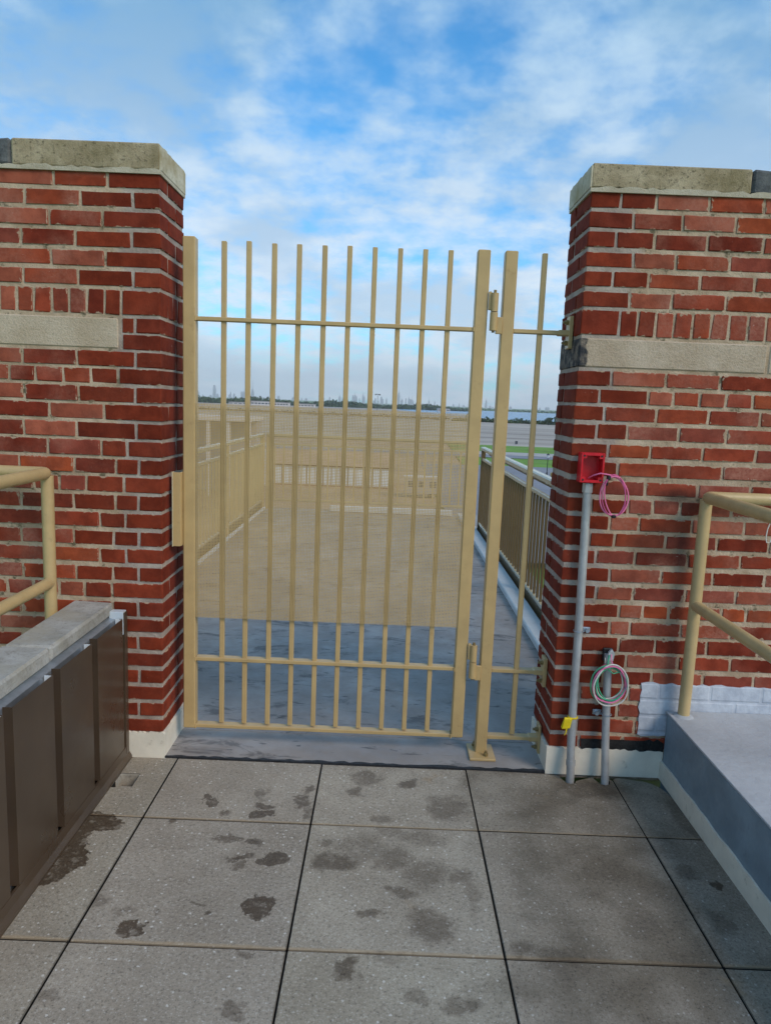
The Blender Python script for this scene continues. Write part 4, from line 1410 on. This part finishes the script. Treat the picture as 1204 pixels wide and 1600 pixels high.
def low_building(px0, px1, hgt, dist, label, nwin):
    a = CAM + ray(px0, 618.6 + (px0 - 310) * 0.0402) * dist
    b_ = CAM + ray(px1, 618.6 + (px1 - 310) * 0.0402) * dist
    root = empty('terminal_building', ((a.x + b_.x) / 2, dist, GZ), label, 'building', 'low pale buildings by the wood')
    box('wall', a.x, b_.x, dist, dist + 30, GZ - 0.2, GZ + hgt, BWHITE, root, 0.05)
    box('roof', a.x - 0.8, b_.x + 0.8, dist - 0.8, dist + 30.8, GZ + hgt + 0.001, GZ + hgt + 0.8, BROOF, root, 0.05)
    for i in range(nwin):
        x = a.x + (b_.x - a.x) * (i + 0.5) / nwin
        w = (b_.x - a.x) / nwin * 0.36
        box('window', x - w, x + w, dist - 0.12, dist + 0.1, GZ + hgt * 0.35, GZ + hgt * 0.68, WINB, root, 0.02)


low_building(394, 426, 7.5, 1440, 'long pale building before the wood, between third and fourth bars', 6)
low_building(430, 452, 6.5, 1450, 'pale building before the wood beside the fourth bar', 5)
low_building(466, 492, 5.5, 1470, 'low pale building before the wood near the fifth bar', 5)
low_building(360, 388, 4.0, 1430, 'low grey building before the wood beside the second bar', 4)
low_building(683, 702, 6.5, 1700, 'small white building peeping out of the wood near the last bar', 3)

WINB_ = simple('digger_cab_glass', lin(60, 66, 72), 0.2)
STEEL = simple('far_dark_steel', lin(70, 74, 80), 0.5)


def light_mast(px, top_y, base_y, label):
    b0 = at_z(px - 2, base_y, GZ)
    top = CAM + ray(px, top_y) * ((b0.y - CAM.y) / ray(px, top_y).y)
    root = empty('light_mast', (b0.x, b0.y, GZ), label, 'light mast')
    d = (b0.y - CAM.y) / F_PX
    MB().tube([(top.x, b0.y, GZ), (top.x, b0.y, top.z)], [0.7 * d * 0.6, 0.7 * d * 0.4], 8).build('pole', STEEL, root)
    MB().box(top.x - 4 * d, top.x + 4 * d, b0.y - d, b0.y + d, top.z - 0.4 * d, top.z + 0.4 * d, 0.02).build('crossarm', STEEL, root)
    for s in (-1, 1):
        MB().box(top.x + s * 3 * d - 1.2 * d, top.x + s * 3 * d + 1.2 * d, b0.y - 1.4 * d, b0.y + 1.4 * d, top.z - 1.5 * d, top.z - 0.42 * d, 0.02).build('lamp_head', STEEL, root)


light_mast(590, 616, 641, 'tall twin headed light mast rising above the wood')


def street_lamp(px, top_y, base_y, label):
    b0 = at_z(px, base_y, GZ)
    dy_ = ray(px, top_y)
    top = CAM + dy_ * ((b0.y - CAM.y) / dy_.y)
    root = empty('street_lamp', (b0.x, b0.y, GZ), label, 'street lamp')
    h = top.z
    x, y = b0.x, b0.y
    MB().tube([(x, y, GZ), (x, y, GZ + 0.5), (x, y, GZ + 0.55), (x, y, h - 0.9)], [0.16, 0.16, 0.09, 0.07], 10).build('pole', BLACK, root)
    MB().tube([(x, y, h - 0.9), (x, y, h - 0.8), (x, y, h - 0.25)], [0.07, 0.2, 0.30], 8).build('lantern', PANE, root)
    MB().tube([(x, y, h - 0.25), (x, y, h - 0.1), (x, y, h + 0.1)], [0.42, 0.22, 0.03], 8).build('lantern_cap', BLACK, root)


street_lamp(853.5, 709, 742, 'black lamp post on the lawn edge beside the brick pier')

# small excavator past the balustrade, its arm showing beside the pier
ED = 138.0
DIG = simple('digger_yellow', lin(196, 150, 50), 0.5, var=0.15, scale=0.8)
ebase = at_y(866, 776, ED)
exc = empty('excavator', (ebase.x, ED, GZ), 'small yellow excavator with folded arm beyond the balustrade, beside the pier', 'excavator')
for s_ in (-1, 1):
    MB().box(ebase.x - 1.2, ebase.x + 1.2, ED + s_ * 0.8 - 0.25, ED + s_ * 0.8 + 0.25, GZ, GZ + 0.6, 0.2).build('track', BLACK, exc)
MB().box(ebase.x - 1.0, ebase.x + 1.3, ED - 0.9, ED + 0.9, GZ + 0.62, GZ + 1.35, 0.1).build('body', DIG, exc)
MB().box(ebase.x - 0.1, ebase.x + 1.0, ED - 0.8, ED + 0.2, GZ + 1.352, GZ + 2.6, 0.08).build('cab', WINB_, exc)
A_, B_, C_, D_ = (at_y(857, 768, ED), at_y(850, 753, ED), at_y(836, 746, ED), at_y(834, 753, ED))
MB().tube([A_, (A_ + B_) / 2, B_], [0.30, 0.36, 0.26], 6).build('boom', DIG, exc)
MB().tube([B_, C_], [0.24, 0.16], 6).build('stick', DIG, exc)
MB().tube([C_, (C_ + D_) / 2, D_], [0.22, 0.34, 0.12], 7).build('bucket', STEEL, exc)

# small dark cabinet on the field
c0 = at_z(806, 694, GZ)
cab = empty('utility_cabinet', (c0.x, c0.y, GZ), 'small dark cabinet on the pale field past the lawn', 'cabinet')
box('cabinet_body', c0.x - 0.45, c0.x + 0.45, c0.y - 0.3, c0.y + 0.3, GZ, GZ + 1.1, STEEL, cab, 0.02)
box('cabinet_roof', c0.x - 0.52, c0.x + 0.52, c0.y - 0.37, c0.y + 0.37, GZ + 1.101, GZ + 1.18, STEEL, cab, 0.02)

# low building with a row of pale windows beyond the terrace end
bl, br_ = at_z(413, 757, GZ).x, at_z(607, 757, GZ).x
BY = 112.0
BRICKFAR = simple('far_brick_wall', lin(156, 120, 98), 0.85, var=0.12, scale=0.6)
ROOFR = simple('far_tile_roof', lin(176, 146, 122), 0.85, var=0.12, scale=0.5)
pav = empty('brick_building', (bl + 10, BY, GZ), 'low brick building with a row of pale windows beyond the terrace', 'building')
box('wall', bl - 0.6, br_ + 0.6, BY, BY + 9, GZ - 0.1, GZ + 3.4, BRICKFAR, pav, 0.03)
MB().prism([(BY - 0.6, GZ + 3.4), (BY + 9.6, GZ + 3.4), (BY + 4.5, GZ + 5.4)], 'x', bl - 1.0, br_ + 1.0).build('roof', ROOFR, pav)
nw = 15
for i in range(nw):
    a = bl + (br_ - bl) * i / nw
    b_ = bl + (br_ - bl) * (i + 1) / nw
    fr = box('window', a + 0.05, b_ - 0.05, BY - 0.14, BY - 0.03, GZ + 0.25, GZ + 3.1, BWHITE, pav, 0.01)
    box('pane', a + 0.16, b_ - 0.16, BY - 0.16, BY - 0.142, GZ + 0.4, GZ + 2.95, PANE, fr, 0.004)
tow = box('vent_stack', bl - 0.3, bl + 0.7, BY - 1.6, BY - 0.6, GZ - 0.1, GZ + 5.6, simple('far_grey_stack', lin(186, 186, 188), 0.6), pav, 0.05)

# canopy building on the left seen through the sheet
cy_ = 95.0
a = at_y(318, 653, cy_)
b_ = at_y(392, 655, cy_)
can = empty('canopy_building', (a.x + 2, cy_, GZ), 'flat roofed canopy building behind the upper left of the perforated sheet', 'building')
box('roof', a.x - 6, b_.x, cy_, cy_ + 10, a.z - 0.3, a.z + 0.3, BWHITE, can, 0.05)
box('wall', a.x - 6, b_.x - 0.3, cy_ + 6, cy_ + 9.7, GZ, a.z - 0.301, BROOF, can, 0.03)
for i in range(5):
    x = a.x - 5 + (b_.x - a.x + 4.6) * i / 4
    box('column', x - 0.25, x + 0.25, cy_ + 0.3, cy_ + 0.8, GZ, a.z - 0.301, BWHITE, can, 0.02)
# parked machine and a trailer in the dirt yard
q0 = at_z(648, 778, GZ)
ex = empty('site_trailer', (q0.x, q0.y, GZ), 'grey site trailer in the yard behind the lower right of the sheet', 'trailer')
box('trailer_body', q0.x - 1.6, q0.x + 3.6, q0.y, q0.y + 2.2, GZ + 0.6, GZ + 3.0, BROOF, ex, 0.05)
box('trailer_roof', q0.x - 1.7, q0.x + 3.7, q0.y - 0.1, q0.y + 2.3, GZ + 3.001, GZ + 3.12, BWHITE, ex, 0.02)
for i in range(3):
    box('window', q0.x - 1.1 + i * 1.6, q0.x - 0.2 + i * 1.6, q0.y - 0.05, q0.y + 0.02, GZ + 1.6, GZ + 2.5, WINB, ex, 0.01)
for i in (0.0, 2.2):
    MB().tube([(q0.x + i, q0.y - 0.02, GZ + 0.35), (q0.x + i, q0.y + 0.3, GZ + 0.35)], 0.35, 16).build('wheel', BLACK, ex)

# ------------------------------------------------------------------ haze
hb = MB().box(-12000, 12000, -150, 9600, GZ - 1.8, 330, 0.0001)
m = bpy.data.materials.new('haze_air')
m.use_nodes = True
m.node_tree.nodes.clear()
k = NT(m.node_tree)
pv = k.n('ShaderNodeVolumePrincipled', ins={'Color': (0.93, 0.96, 1.0, 1.0), 'Density': 0.95e-4, 'Anisotropy': 0.0})
mo_ = k.n('ShaderNodeOutputMaterial')
k.link(pv.outputs[0], mo_.inputs['Volume'])
hz_o = hb.build('haze', m)
tag(hz_o, 'pale bluish haze over the distant land', 'haze', kind='stuff')
